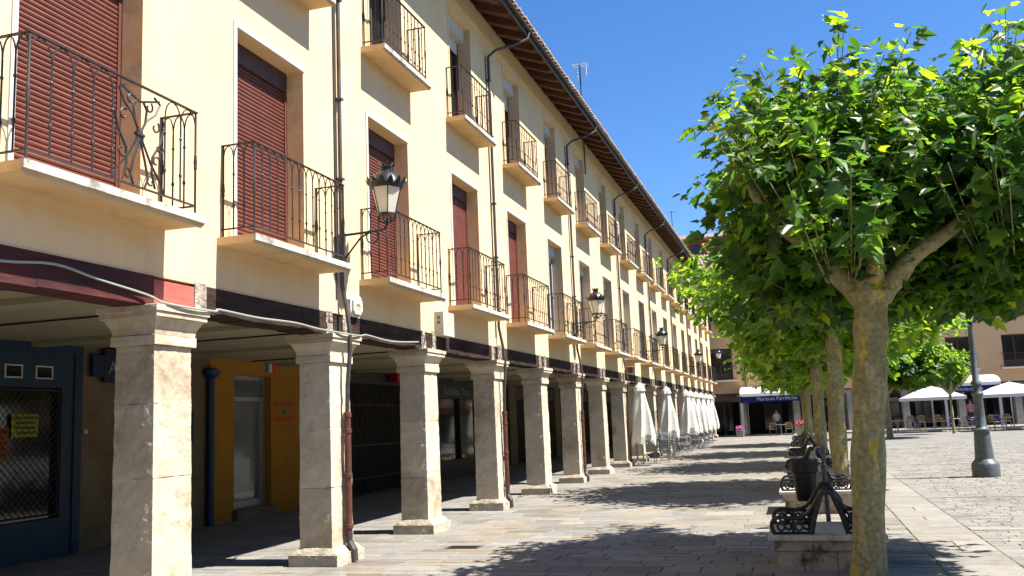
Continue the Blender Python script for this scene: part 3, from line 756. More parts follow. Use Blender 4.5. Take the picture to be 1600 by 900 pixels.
# yellow hairdresser
m = MB(); m.box(XB - .30, XB, 14.88, 15.66, 0, 3.06); m.box(XB - .30, XB, 16.98, 18.15, 0, 3.06); m.box(XB - .30, XB, 15.66, 16.98, 2.78, 3.06)
hs_ = m.build('yellow_shop_front', M_yel, B)
m = MB(); m.box(XB - .28, XB + .12, 15.60, 17.02, 0, .2); m.build('doorstep', M_beige, hs_)
m = MB(); X = XB - .2
m.box(X - .02, X, 15.66, 16.98, .2, 2.78, 0)
m.box(X, X + .05, 15.66, 15.74, .2, 2.78, 1); m.box(X, X + .05, 16.9, 16.98, .2, 2.78, 1); m.box(X, X + .05, 15.74, 16.9, 2.28, 2.36, 1); m.box(X, X + .05, 15.74, 16.9, 2.70, 2.78, 1)
m.box(X, X + .04, 15.74, 15.84, .2, 2.28, 1); m.box(X, X + .04, 16.8, 16.9, .2, 2.28, 1); m.box(X, X + .04, 15.84, 16.8, .2, .34, 1)
m.box(X, X + .012, 15.9, 16.5, .5, 1.15, 2); m.box(X + .04, X + .09, 15.78, 15.82, 1.2, 1.36, 3)
m.build('glazed_door', [mat('grey_door_glass', (.20, .22, .23), (.14, .16, .17), .1, 2, spec=.8), M_alu, M_trim, M_iron], hs_)
T = Matrix(((0, 0, 1, 0), (1, 0, 0, 0), (0, 1, 0, 0), (0, 0, 0, 1)))
text('lettering', 'PELUQUERIA', .15, M_redl, hs_, Matrix.Translation((XB + .004, 17.06, 2.16)) @ T)
text('lettering', 'CABALLEROS', .145, M_redl, hs_, Matrix.Translation((XB + .004, 17.06, 1.86)) @ T)
m = MB(); m.lathe(0, 0, [(.001, 0), (.07, 0), (.05, .01)], 8); em = m.build('emblem', M_green, hs_); em.matrix_local = Matrix.Translation((XB + .004, 17.5, 2.05)) @ T
m = MB()
for q, mi in ((0, 0), (1, 1), (2, 2)): m.box(XB + .01, XB + .02, 16.78 + q * .11, 16.89 + q * .11, 2.86, 3.04, mi)
m.build('striped_flag', [mat('flag_teal', (.05, .25, .32), None, .6), M_trim, M_redl], hs_)
# dark grilled shop
m = MB(); m.box(XB - .2, XB - .02, 20.2, 24.2, 2.75, 3.05)
yy = 20.3
while yy < 24.1: m.tube([(XB - .05, yy, .05), (XB - .05, yy, 2.75)], .014, 4); yy += .14
for zz in (.4, 1.2, 2.2): m.box(XB - .07, XB - .04, 20.2, 24.2, zz, zz + .03)
m.build('barred_shop_front', M_iron, B)
m = MB(); m.box(XB + .02, XB + .25, 22.8, 23.7, 2.82, 3.04); tag(m.build('red_shop_sign', M_red), 'small red sign box under the arcade ceiling behind the third column', 'sign')
# dark shop with lettered fascia
m = MB(); m.box(XB - .2, XB - .02, 26.4, 30.2, 2.45, 3.05); m.box(XB - .22, XB - .05, 26.4, 30.2, 0, .55); m.box(XB - .2, XB - .04, 28.3, 28.4, .55, 2.45)
ds = m.build('dark_shop_front', mat('charcoal_paint', (.025, .025, .028), None, .5), B)
m = MB(); m.box(XB - .15, XB - .14, 26.4, 30.2, .55, 2.45); m.build('shop_window', M_glass, ds)
text('lettering', 'Rubillens  Tern', .36, mat('dim_letters', (.30, .30, .32), None, .6), ds, Matrix.Translation((XB - .014, 26.9, 2.55)) @ T, sx=1.05)
for i, y in enumerate([34.6 + 3.43 * k for k in range(9)]):
    m = MB(); m.box(XB - .2, XB - .02, y, y + 2.3, 2.5, 3.0); m.box(XB - .2, XB - .1, y + .1, y + .2, 0, 2.5); m.build('shop_front', M_blue if i % 3 == 1 else M_doorw, B)

# things on the facade -------------------------------------------------
cb = MB(); P = [(W + .04, 4.6, 2.97), (W + .04, 5.36, 2.985), (W + .04, 5.9, 3.04), (W + .05, 6.35, 2.985), (W + .05, 7.0, 2.922), (W + .15, 7.15, 2.85), (W + .16, 7.85, 2.85), (W + .05, 8.1, 2.90), (W + .045, 8.8, 2.885), (W + .045, 9.6, 2.90), (W + .045, 10.15, 2.875), (W + .16, 10.44, 2.848), (W + .16, 11.05, 2.85), (W + .05, 11.5, 2.90), (W + .05, 12.3, 2.87), (W + .05, 13.3, 2.93)]
def smoothp(P, n=4):
    P = [Vector(p) for p in P]; out = []
    for i in range(len(P) - 1):
        a, b, c, d = P[max(0, i - 1)], P[i], P[i + 1], P[min(len(P) - 1, i + 2)]
        for k in range(n):
            t = k / n; out.append(.5 * ((2 * b) + (c - a) * t + (2 * a - 5 * b + 4 * c - d) * t * t + (3 * b - a - 3 * c + d) * t ** 3))
    return out + [P[-1]]
cb.tube(smoothp(P), .011, 6); tag(cb.build('cable', M_cab, smooth=True), 'pale cable sagging along the dark timber lintel above the first columns', 'cable')
eb = thing('electric_box', (W, 14.12, 3.09), 'pale metal electric box with two teal marks on the facade above the third column', 'electric box')
MB().box(.003, .16, 0, .50, 0, .40).build('casing', mat('box_paint', (.72, .68, .60), (.64, .60, .52), .5, 6), eb, bevel=.006)
m = MB()
for q in (.20, .28): m.lathe(0, 0, [(.001, 0), (.028, 0)], 10, cap=False); break
m = MB(); 
for zz in (.19, .27): m.box(.05, .10, -.003, -.001, zz, zz + .055)
m.build('teal_mark', mat('teal_mark', (.03, .28, .33), None, .5), eb)
m = MB(); m.face([(.163, .2, .19), (.163, .3, .19), (.163, .25, .27)]); m.build('warning_mark', mat('warning_yellow', (.75, .72, .2), None, .5), eb)
mbx = thing('meter_plaque', (W, 11.0, 3.12), 'white octagonal plaster plaque with a recessed name plate beside the first downpipe', 'plaque')
m = MB(); o8 = [(.0, .07), (.0, .22), (.07, .30), (.26, .30), (.33, .22), (.33, .07), (.26, 0), (.07, 0)]
for (k0, sc_, x0, x1) in ((0, 1, .003, .06), (1, .8, .06, .09)):
    pts = [((u - .165) * sc_ + .165, (v - .15) * sc_ + .15) for u, v in o8]
    m.face([(x1, u, v) for u, v in pts][::-1])
    for q in range(8):
        u0, v0 = pts[q]; u1, v1 = pts[(q + 1) % 8]; m.face([(x0, u0, v0), (x1, u0, v0), (x1, u1, v1), (x0, u1, v1)])
m.build('plaster_frame', M_trim, mbx)
m = MB(); m.box(.09, .094, .08, .25, .10, .19, 0); m.box(.094, .096, .10, .23, .135, .145, 1); m.box(.094, .096, .12, .21, .155, .165, 1); m.build('name_plate', [M_jambl, M_iron], mbx)
m = MB(); m.lathe(0, 0, [(.05, 0), (.14, .04), (.17, .2), (.12, .24)], 10); m.tube([(0, 0, .12), (-.3, 0, .14)], .02, 5); o = m.build('basket', mat('basket_brown', (.20, .09, .05), (.12, .06, .03), .8, 20), smooth=True); o.location = (W + .2, 31.6, 3.12)
tag(o, 'brown hanging basket fixed under the balconies above the first closed parasol', 'basket')

# wall lanterns
def lantern_parts(root, ox, oz, s=1.0):
    """opal lantern on a ring; ox, oz = centre of the glass bottom"""
    m = MB(); m.lathe(ox, 0, [(.135 * s, oz), (.235 * s, oz + .40 * s)], 6, cap=True, phase=0); m.build('glass', M_opal, root)
    m = MB()
    for k in range(6):
        a = 2 * math.pi * k / 6; m.tube([(ox + .137 * s * math.cos(a), .137 * s * math.sin(a), oz), (ox + .238 * s * math.cos(a), .238 * s * math.sin(a), oz + .40 * s)], .009 * s, 4)
    m.lathe(ox, 0, [(.12 * s, oz - .03 * s), (.15 * s, oz - .025 * s), (.15 * s, oz + .005 * s), (.10 * s, oz + .01 * s)], 12)
    m.build('cage', M_ironlamp, root)
    m = MB(); z = oz + .40 * s
    m.lathe(ox, 0, [(.24 * s, z - .015 * s), (.255 * s, z), (.255 * s, z + .05 * s), (.235 * s, z + .10 * s), (.20 * s, z + .17 * s), (.13 * s, z + .23 * s), (.085 * s, z + .25 * s), (.08 * s, z + .29 * s), (.10 * s, z + .32 * s), (.06 * s, z + .35 * s)], 18)
    m.build('lantern_roof', M_ironlamp, root, smooth=True)
    m = MB()
    for k in range(14):   # crown of leaves round the eaves
        a = 2 * math.pi * k / 14; b_ = a + .17; c_ = a - .17; R0 = .258 * s; R1 = .30 * s
        m.face([(ox + R0 * math.cos(c_), R0 * math.sin(c_), z + .03 * s), (ox + R0 * math.cos(b_), R0 * math.sin(b_), z + .03 * s), (ox + R1 * math.cos(b_ - .06), R1 * math.sin(b_ - .06), z + .09 * s), (ox + R1 * 1.02 * math.cos(a), R1 * 1.02 * math.sin(a), z + .14 * s), (ox + R1 * math.cos(c_ + .06), R1 * math.sin(c_ + .06), z + .09 * s)])
    for k in range(8):
        a = 2 * math.pi * k / 8; b_ = a + .3; c_ = a - .3; R0 = .08 * s; R1 = .115 * s; z2 = z + .32 * s
        m.face([(ox + R0 * math.cos(c_), R0 * math.sin(c_), z2), (ox + R0 * math.cos(b_), R0 * math.sin(b_), z2), (ox + R1 * math.cos(a), R1 * math.sin(a), z2 + .08 * s)])
    o = m.build('crown', M_ironlamp, root); o.modifiers.new('thickness', 'SOLIDIFY').thickness = .008
def wall_lamp(y, label, z=4.18):
    r = thing('wall_lantern', (W, y, z), label, 'street lamp', 'iron lanterns on the cream facade')
    m = MB(); m.tube([(0, 0, -.36), (.28, 0, -.05), (.45, 0, .02)], .014, 6); m.tube([(0, 0, 0), (.50, 0, .012), (.62, 0, .03), (.655, 0, .09), (.655, 0, .17)], .017, 8)
    m.tube([(.45 + .075 * math.cos(t) * (1 - .08 * t), 0, -.06 + .075 * math.sin(t) * (1 - .08 * t)) for t in [1.5 - .45 * k for k in range(14)]], .009, 5)
    m.box(.0, .02, -.04, .04, -.42, .06)
    for sg_ in (-1, 1):
        m.tube([(.655, 0, .10), (.655 + sg_ * .10, 0, .13), (.655 + sg_ * .12, 0, .20)], .012, 5); m.tube([(.655, 0, .10), (.655, sg_ * .10, .13), (.655, sg_ * .12, .20)], .012, 5)
    m.build('bracket', M_ironlamp, r, smooth=True)
    lantern_parts(r, .655, .22, .88)
    return r
wl = wall_lamp(10.9, 'nearest black lantern with opal glass on the facade beside the second downpipe')
for (y, lb) in ((24.15, 'second black wall lantern along the cream facade, below the tile eaves midway'), (36.65, 'third black wall lantern, above the first closed parasols'), (50.6, 'fourth wall lantern along the facade, partly against the tree leaves')):
    clone(wl, (W, y, 4.18), lb)
ln = clone(wl, (-5.75, 66.3, 5.2), 'farthest lantern at the corner where the peach building begins', group='iron lanterns on the cream facade')

# antennas
def antenna(x, y, z, h, lab, n):
    r = thing('tv_antenna', (x, y, z), lab, 'antenna', 'television antennas on the roofs')
    m = MB(); m.tube([(0, 0, -1.2), (0, 0, h)], .022, 6); m.build('mast', M_pipe, r)
    m = MB(); m.tube([(-.25, 0, h - .12), (.35, 0, h - .05)], .012, 5)
    for k in range(n):
        xx = -.2 + k * .5 / n; m.tube([(xx, -.22, h - .1), (xx, .22, h - .06)], .010, 4); 
    if n > 4: m.tube([(-.15, 0, h - .35), (.3, 0, h - .3)], .012, 5); m.tube([(-.1, .1, h - .5), (-.1, .1, h - .2)], .02, 5); m.tube([(.22, -.12, h - .48), (.22, -.12, h - .18)], .02, 5)
    m.build('aerial', M_box if n > 4 else M_pipe, r)
antenna(-5.55, 26.6, 10.1, 2.3, 'white television aerial on a thin mast above the cream eaves', 7)
antenna(-6.6, 57, 10.6, 3.6, 'thin dark television aerial on the roof beside the far red house', 3)

# ------------------------------------------------------------------ plane trees
def leaf_template():
    half = [(.0, .0), (.20, -.08), (.53, .06), (.38, .22), (.66, .52), (.31, .51), (.22, .72), (.0, 1.02)]
    V = []; 
    for x, y in half: V.append((x, y, -.35 * x * x - .42 * y * y + .12 * y))
    V2 = [(-x, y, z) for x, y, z in V[1:-1]]
    verts = V + V2; n = len(V)
    f1 = list(range(n)); f2 = [0] + [n - 1] + [n + k for k in range(len(V2) - 1, -1, -1)]
    verts = [(v[0], v[1], v[2] + abs(v[0]) * .34) for v in verts]
    return np.array(verts, float), [f1, f2]
LV, LF = leaf_template()
def leaf_object_mesh(m):
    me = bpy.data.meshes.new('leaf'); me.from_pydata(LV.tolist(), [], LF); me.materials.append(m); me.update(); return me
def crown(root, center, radii, nshoot, material, lsize=(.11, .22), knots=None, single=0, zmin=None, seed=1, up=.35, nl=(5, 9), lump=.16, bias=None):
    rg = np.random.default_rng(seed); cx, cy, cz = center; rx, ry, rz = radii
    ph = rg.uniform(0, 6.28, 6); mats_ = []; tw = MB()
    for s in range(nshoot):
        d = rg.normal(size=3); d /= np.linalg.norm(d)
        th = math.atan2(d[1], d[0]); lf = 1 + lump * (math.sin(3 * th + ph[0]) * math.cos(2.3 * d[2] * 2 + ph[1]) + .7 * math.sin(5 * th + ph[2] + 4 * d[2])) + rg.uniform(-.10, .13)
        rr = rg.random() ** .42 * lf
        e = np.array([cx + d[0] * rx * rr, cy + d[1] * ry * rr, cz + d[2] * rz * rr])
        if zmin is not None and e[2] < zmin: e[2] = zmin + rg.random() * .35
        base = np.array([cx + d[0] * rx * rr * .45, cy + d[1] * ry * rr * .45, max(cz - rz * .75, e[2] - rg.uniform(.35, .9))])
        if rr > .98 or (rr > .8 and s % 7 == 0): 
            mid = (base + e) / 2 + np.array([0, 0, -.05]); tw.tube([base, mid, e], [.009, .007, .004], 4, cap=False)
        k = int(rg.integers(*nl))
        for i in range(k + 3):
            t = .25 + .78 * i / max(1, k - 1) if i < k else rg.uniform(.93, 1.08)
            p = base + (e - base) * t + rg.normal(size=3) * .07
            out = p - np.array([cx, cy, cz - rz * .5]); out /= (np.linalg.norm(out) + 1e-6)
            a = rg.uniform(0, 6.28)
            tip = np.array([out[0] * .7 + .8 * math.cos(a), out[1] * .7 + .8 * math.sin(a), -.25 + rg.normal() * .35 + (.3 if t > .95 else 0)]); tip /= np.linalg.norm(tip)
            nrm = np.array([out[0] * .55 + rg.normal() * .45, out[1] * .55 + rg.normal() * .45, .75 + rg.normal() * .3])
            xax = np.cross(tip, nrm); xax /= (np.linalg.norm(xax) + 1e-9); nz = np.cross(xax, tip)
            sc = rg.uniform(*lsize) * (.62 if t > .97 else 1)
            q = p + tip * sc * .35
            hrel = (p[2] - (cz - rz)) / (2 * rz)
            if abs(p[0] - .2) < .42 and p[2] < 3.0 and p[1] < .5 and rg.random() < .85 and nshoot > 900 and cz > 3.9 and ry < 2.85: continue
            mats_.append((q, np.stack([xax * sc * rg.uniform(.85, 1.1), tip * sc, nz * sc], 1), int(rg.random() < (.14 if material is M_leaf2 else .05) + (.30 if t > .9 else .05) * max(0, hrel * 1.6 - .3) + (.16 if p[0] > 1.2 and hrel > .55 else 0))))  # yellow at young tips; extra at top and right is sunlight put into colour
    if len(tw.f): tw.build('twigs', M_bark, root, kind='stuff')
    YL = M_young_lit
    def vis(a):
        wp = Vector(a[0]) + root.location; p = scr(wp)
        if p is None or not (-20 < p[0] < 1620 and -20 < p[1] < 920): return 1e9
        ctr = Vector((cx, cy, cz)) + root.location
        dirc = (camP - ctr).normalized(); depth = (wp - ctr).dot(dirc)
        return -depth - abs(np.linalg.norm(a[1][:, 1])) * 3
    if single:
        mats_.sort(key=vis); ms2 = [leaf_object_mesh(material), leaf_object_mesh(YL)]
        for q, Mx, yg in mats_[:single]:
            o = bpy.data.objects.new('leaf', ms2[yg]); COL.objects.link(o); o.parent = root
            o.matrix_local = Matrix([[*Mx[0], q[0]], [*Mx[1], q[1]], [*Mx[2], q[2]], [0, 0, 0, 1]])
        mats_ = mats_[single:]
    Q = np.array([m_[0] for m_ in mats_]); Mx = np.array([m_[1] for m_ in mats_])
    V = np.einsum('nij,kj->nki', Mx, LV) + Q[:, None, :]
    n = len(Q); nv = len(LV); V = V.reshape(-1, 3)
    me = bpy.data.meshes.new('foliage'); fs = []
    for i in range(n):
        b = i * nv; fs.append([b + k for k in LF[0]]); fs.append([b + k for k in LF[1]])
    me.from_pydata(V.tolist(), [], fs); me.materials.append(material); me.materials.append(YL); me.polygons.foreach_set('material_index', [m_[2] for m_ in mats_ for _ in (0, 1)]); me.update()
    o = bpy.data.objects.new('crown', me); COL.objects.link(o); o.parent = root; o['kind'] = 'stuff'
    return o
def trunk(root, pts, rad, limbs):
    m = MB(); P = smoothp(pts, 5); n = len(P)
    R = [rad[0] + (rad[1] - rad[0]) * i / (n - 1) + .012 * math.sin(i * 1.7) for i in range(n)]
    R[0] *= 1.25; R[-1] *= 1.25; R[-2] *= 1.1
    m.tube(P, R, 18)
    m.lathe(P[-1].x, P[-1].y, [(R[-1] * .9, P[-1].z - .08), (R[-1] * 1.25, P[-1].z + .03), (R[-1] * 1.0, P[-1].z + .16), (.02, P[-1].z + .2)], 14)
    t = m.build('trunk', M_bark, root, smooth=True)
    for lb in limbs:
        m = MB(); Q = smoothp([Vector(P[-1]) + Vector((0, 0, -.05))] + [Vector(P[-1]) + Vector(q) for q in lb], 4); k = len(Q)
        m.tube(Q, [.13 * (1 - .82 * i / (k - 1)) + (.022 if i == k - 3 else 0) + random.uniform(-.006, .006) for i in range(k)], 10); m.build('limb', M_bark, root, smooth=True)
    return t
def tree(x, y, label, tr, rad, cr, nshoot, m_, single=0, seed=1, lsize=(.11, .22), zmin=2.5, lump=.16, nl=(5, 9), limbs=None):
    r = thing('plane_tree', (x, y, 0), label, 'tree', 'plane trees in the square')
    limbs = limbs or [[(-.30, -.05, .25), (-.48, -.15, .50), (-.62, -.15, .58), (-.9, -.1, .9), (-1.1, 0, 1.35)], [(.24, -.08, .16), (.42, -.12, .36), (.8, -.1, .6), (1.15, 0, 1.0), (1.3, 0, 1.5)], [(0, .35, .3), (.1, .8, .6)], [(.05, -.3, .3), (0, -.7, .6)], [(0, 0, .5), (.05, .05, 1.1)]]
    trunk(r, tr, rad, limbs)
    crown(r, cr[0], cr[1], nshoot, m_, lsize, single=single, seed=seed, zmin=zmin, lump=lump, nl=nl)
    return r
tree(.5, 9.7, 'nearest and largest plane tree, its mottled trunk crossing the bottom edge of the picture', [(0, 0, -.05), (.10, 0, 1.2), (.2, 0, 2.1), (.26, 0, 2.72)], (.155, .155), ((.12, 1.5, 4.02), (1.46, 2.8, 1.5)), 1400, M_leaf, single=190, seed=3, zmin=2.6, lsize=(.11, .215))
crown(bpy.data.objects['plane_tree'], (1.85, 1.5, 4.0), (1.42, 2.8, 1.45), 1150, M_leaf, (.11, .215), single=110, seed=23, zmin=2.6)
tree(.66, 18.9, 'second plane tree in the row, leaning trunk just behind the litter bin', [(0, 0, -.05), (.0, 0, 1.2), (.05, 0, 2.4), (.08, 0, 3.2)], (.165, .14), ((.1, 1.8, 4.3), (2.75, 3.4, 1.65)), 1750, M_leaf2, seed=5, zmin=2.75, lsize=(.13, .24))
tree(.52, 28.0, 'third plane tree in the row, mostly hidden behind the second trunk', [(0, 0, -.05), (.0, 0, 1.2), (.04, 0, 2.9)], (.18, .15), ((.5, 1.5, 4.2), (2.95, 3.4, 1.75)), 1200, M_leaf2, seed=8, zmin=2.6, lsize=(.15, .26))
tree(.28, 37.5, 'fourth plane tree in the row, its thin trunk half sunlit', [(0, 0, -.05), (.0, 0, 1.2), (.0, 0, 2.5)], (.18, .14), ((0, .1, 4.1), (2.4, 3.3, 1.7)), 700, M_leaf2, seed=9, zmin=2.5, lsize=(.18, .30))
tree(.25, 47, 'fifth plane tree in the row, seen only as leaves beyond the fourth', [(0, 0, -.05), (.0, 0, 1.2), (.0, 0, 2.5)], (.17, .14), ((0, .1, 4.0), (2.4, 3.2, 1.7)), 500, M_leaf2, seed=12, zmin=2.5, lsize=(.2, .34))
tree(4.35, 52, 'small round plane tree by the terrace, left of the open parasol', [(0, 0, -.05), (.0, 0, 1.2), (.0, 0, 2.3)], (.16, .13), ((1.3, .2, 3.8), (2.5, 2.2, 1.25)), 620, M_leaf, seed=14, zmin=2.5, lsize=(.18, .32))
tree(8.1, 57, 'young plane tree behind the plaza lamp post beside the second awning', [(0, 0, -.05), (.0, 0, 1.2), (.0, 0, 2.3)], (.08, .06), ((.1, .2, 3.6), (.85, .9, 1.0)), 170, M_leaf2, seed=15, zmin=2.6, lsize=(.16, .28))

for k, y in enumerate((-4.5, -13)):  # unseen trees added to screen the columns from the sky
    clone(bpy.data.objects['plane_tree.004'], (.3, y, 0), ['unseen plane tree added to the row just behind the camera', 'unseen plane tree added to the row farther behind the camera'][k])
# ------------------------------------------------------------------ iron bench ends on stone plinths
def bench(y, label, first=None):
    r = thing('iron_bench', (.2, y + .15, .362), label, 'bench', 'cast iron benches on stone plinths')
    for yy in (0.0, .85):
        m = MB(); 
        for sg_ in (-1, 1):
            m.tube(smoothp([(sg_ * .19, yy, 0), (sg_ * .15, yy, .16), (sg_ * .085, yy, .34), (sg_ * .05, yy, .42), (0, yy, .44)], 3), .034, 6)
            m.tube(smoothp([(sg_ * .55, yy, 0), (sg_ * .58, yy, .09), (sg_ * .52, yy, .17), (sg_ * .32, yy, .165), (sg_ * .20, yy, .22), (sg_ * .10, yy, .36)], 3), .022, 6)
            m.tube([(sg_ * .19, yy, .012), (sg_ * .55, yy, .012)], .014, 5); m.tube([(sg_ * .17, yy, .155), (sg_ * .50, yy, .165)], .014, 5)
            for cx_ in (.27, .45):
                for q in range(2):
                    m.tube([(sg_ * (cx_ + (q - .5) * .075 + .042 * math.cos(t + q * 3.14) * (1 - t * .07)), yy, .085 + .055 * math.sin(t + q * 3.14) * (1 - t * .07)) for t in [.5 * k for k in range(13)]], .015, 5)
            m.tube([(sg_ * .36, yy, .01), (sg_ * .36, yy, .16)], .018, 5)
        m.v = [(v[0] * (.84 if v[0] > .2 else 1), v[1], v[2]) for v in m.v]
        m.build('end_frame', M_ironlamp, r)
    m = MB(); m.box(-.03, .03, .02, .83, .40, .425); m.box(-.16, -.135, .02, .83, .13, .15); m.box(.135, .16, .02, .83, .13, .15); m.build('rail', M_ironlamp, r)
    return r
def plinth(y, label):
    r = thing('stone_plinth', (.2, y, 0), label, 'plinth', 'stone plinths between the plane trees')
    m = MB(); m.box(-.62, .55, 0, 1.3, .31, .36); m.build('cap', M_ledge, r, bevel=.008)
    for (a, b) in ((-.565, -.18), (-.175, .2), (.205, .51)):
        MB().box(a, b, .045, 1.255, .205, .308).build('stone', M_plinth, r, bevel=.006)
    for (a, b) in ((-.54, -.28), (-.275, .05), (.055, .49)):
        MB().box(a, b, .07, 1.23, -.01, .203).build('stone', M_plinth, r, bevel=.006)
    return r
py = [10.25, 15.75, 21.2, 27.5, 34.0, 41]
names = ['nearest', 'second', 'third', 'fourth', 'fifth', 'sixth']
p0 = plinth(py[0], 'nearest weathered stone plinth, beside the big trunk at the bottom')
b0 = bench(py[0], 'nearest black cast iron bench frame with scrolls, in front of the litter bin')
for k in range(1, 6):
    clone(p0, (.2, py[k], 0), f'{names[k]} stone plinth from the camera in the row of plane trees')
    clone(b0, (.2, py[k] + .15, .362), f'{names[k]} black scrolled iron bench from the camera in the tree row')
bn = thing('litter_bin', (.2, 11.55, .0), 'black plastic litter bin hung on a dark post behind the nearest bench', 'bin')
m = MB(); m.tube([(.02, 0, 0), (.02, 0, 1.16)], .028, 8); m.lathe(.02, 0, [(.028, 1.14), (.045, 1.17), (.03, 1.22)], 8); m.build('post', M_post, bn, smooth=True)
m = MB(); m.lathe(-.20, 0, [(.105, .60), (.115, .62), (.14, .92), (.155, .93), (.155, 1.06), (.14, 1.065), (.125, .98)], 20); m.build('bucket', M_bin, bn, smooth=True)
m = MB(); m.tube([(-.06, 0, 1.0), (.02, 0, 1.0)], .018, 6); m.tube([(-.1, -.02, 1.06), (-.06, -.02, 1.2), (0, -.02, 1.21)], .012, 6); m.tube([(.02, -.03, 1.02), (.10, -.05, .95), (.12, -.05, .86)], .010, 6); m.build('bracket', M_alu, bn)

# ------------------------------------------------------------------ plaza lamp post
lp = thing('street_lamp', (3.86, 23.2, 0), 'tall grey iron lamp post standing in the open square at the right', 'street lamp')
m = MB(); m.lathe(0, 0, [(.29, -.01), (.29, .26), (.27, .31), (.22, .36), (.20, .40)], 24); m.build('base', M_post, lp, smooth=True)
m = MB(); m.lathe(0, 0, [(.20, .40), (.165, .95), (.165, .99), (.20, 1.0), (.205, 1.05), (.14, 1.07), (.115, 1.10), (.10, 1.78), (.115, 1.80), (.13, 1.84), (.11, 1.88), (.095, 1.92), (.095, 2.03), (.12, 2.05), (.115, 2.10), (.075, 2.14), (.05, 3.35), (.07, 3.38), (.045, 3.44)], 20); m.build('pole', M_post, lp, smooth=True)
lantern_parts(lp, 0, 3.46, 1.0)

# ------------------------------------------------------------------ closed parasols, stacked chairs and tables by the arcade
def closed_parasol(x, y, label, first=None):
    r = thing('closed_parasol', (x, y, 0), label, 'parasol', 'closed cream parasols along the arcade')
    m = MB(); m.tube([(0, 0, 0), (0, 0, 2.86)], .025, 8); m.box(-.25, .25, -.25, .25, 0, .05); m.build('pole', M_alu, r)
    m = MB(); n = 32; zs = [.80, 1.0, 1.35, 1.8, 2.2, 2.45, 2.50, 2.62, 2.74, 2.80]; rs = [.36, .38, .33, .27, .19, .15, .20, .16, .07, .01]
    rg = random.Random(int(y * 10)); am = [rg.uniform(.5, 1.4) for _ in range(8)]; dz = [rg.uniform(-.10, .12) for _ in range(n)]
    b = 0
    for i, (z, rr) in enumerate(zip(zs, rs)):
        for k in range(n):
            a = 2 * math.pi * k / n; f = 1 + .26 * am[k // 4 % 8] * (1 if k % 4 in (0,) else -.25 if k % 4 == 2 else .1) * (1 - i / 12)
            zz = z + (dz[k] + .09 * (1 if k % 4 == 2 else -1 if k % 4 == 0 else 0)) * max(0, 1 - i / 2.0); m.v.append((rr * f * math.cos(a + .08 * i), rr * f * math.sin(a + .08 * i), zz))
    for i in range(len(zs) - 1):
        for k in range(n):
            j = (k + 1) % n; m.f.append((i * n + k, i * n + j, (i + 1) * n + j, (i + 1) * n + k)); m.m.append(0)
    m.build('canopy', M_closed, r, smooth=False)
    m = MB(); m.lathe(0, 0, [(.22, 1.68), (.24, 1.70), (.23, 1.74)], 14, cap=False); m.build('strap', M_closed, r)
    return r
ups = [(-5.12, 31.5), (-5.0, 37.3), (-4.95, 43.5), (-5.0, 45.9), (-5.05, 48.9), (-5.05, 51.6), (-5.05, 54.4), (-5.1, 57.5)]
od = ['nearest', 'second', 'third', 'fourth', 'fifth', 'sixth', 'seventh', 'farthest']
for k, (x, y) in enumerate(ups): closed_parasol(x, y, f'{od[k]} closed cream parasol in the line along the arcade columns')
def cafe_chair(x, y, z, rz, label, m_seat, group, frame=None):
    r = thing('cafe_chair', (x, y, z), label, 'chair', group, rz)
    f = MB(); a = .22
    for sx in (-1, 1):
        f.tube([(sx * a, -.22, 0), (sx * a, -.21, .62), (sx * a, .10, .66), (sx * a, .24, .62)], .013, 6)
        f.tube([(sx * a, .26, 0), (sx * a * .95, .20, .45), (sx * a * .9, .27, .82)], .013, 6)
    f.tube([(-.2, .27, .82), (0, .30, .86), (.2, .27, .82)], .013, 6); f.tube([(-a, -.21, .43), (a, -.21, .43)], .012, 6); f.tube([(-a, .2, .43), (a, .2, .43)], .012, 6)
    f.build('frame', frame or M_alu, r)
    s = MB(); s.box(-.20, .20, -.20, .20, .435, .46); s.build('seat', m_seat, r)
    s = MB(); 
    for k in range(4): s.box(-.19 + .005 * k, .19 - .005 * k, .215 + .02 * k, .23 + .02 * k, .52 + .08 * k, .588 + .08 * k)
    s.build('backrest', m_seat, r); return r
def cafe_table(x, y, label, group, top=M_alu):
    r = thing('cafe_table', (x, y, 0), label, 'table', group)
    m = MB(); m.lathe(0, 0, [(.36, .70), (.38, .71), (.38, .73), (.36, .735)], 20); m.build('table_top', top, r)
    m = MB(); m.tube([(0, 0, .06), (0, 0, .70)], .03, 8)
    for k in range(3):
        a = 2.09 * k + .4; m.tube([(0, 0, .12), (.32 * math.cos(a), .32 * math.sin(a), .02)], .018, 6)
    m.build('pedestal', M_alu, r); return r
sp_ = [('lowest', 0), ('second', .10), ('third', .20), ('fourth', .30), ('topmost', .40)]
M_steel = mat('blue_grey_slats', (.42, .47, .56), (.34, .39, .48), .4, 8, metal=.3)
c0 = cafe_chair(-4.7, 33.0, 0, 1.57, 'lowest silver chair of the stack between the first two closed parasols', M_steel, 'stacked silver chairs by the arcade')
for nm, z in sp_[1:]: clone(c0, (-4.7 + z * .12, 33.0, z), f'{nm} silver chair of the stack between the first two closed parasols', 1.57)
c1 = clone(c0, (-4.72, 34.6, 0), 'lowest silver chair of the farther stack, before the second closed parasol', 1.57)
for nm, z in sp_[1:4]: clone(c0, (-4.72 + z * .12, 34.6, z), f'{nm} silver chair of the farther stack, before the second closed parasol', 1.57)
t0 = cafe_table(-5.45, 32.3, 'silver cafe table behind the nearest closed parasol', 'silver tables along the arcade')
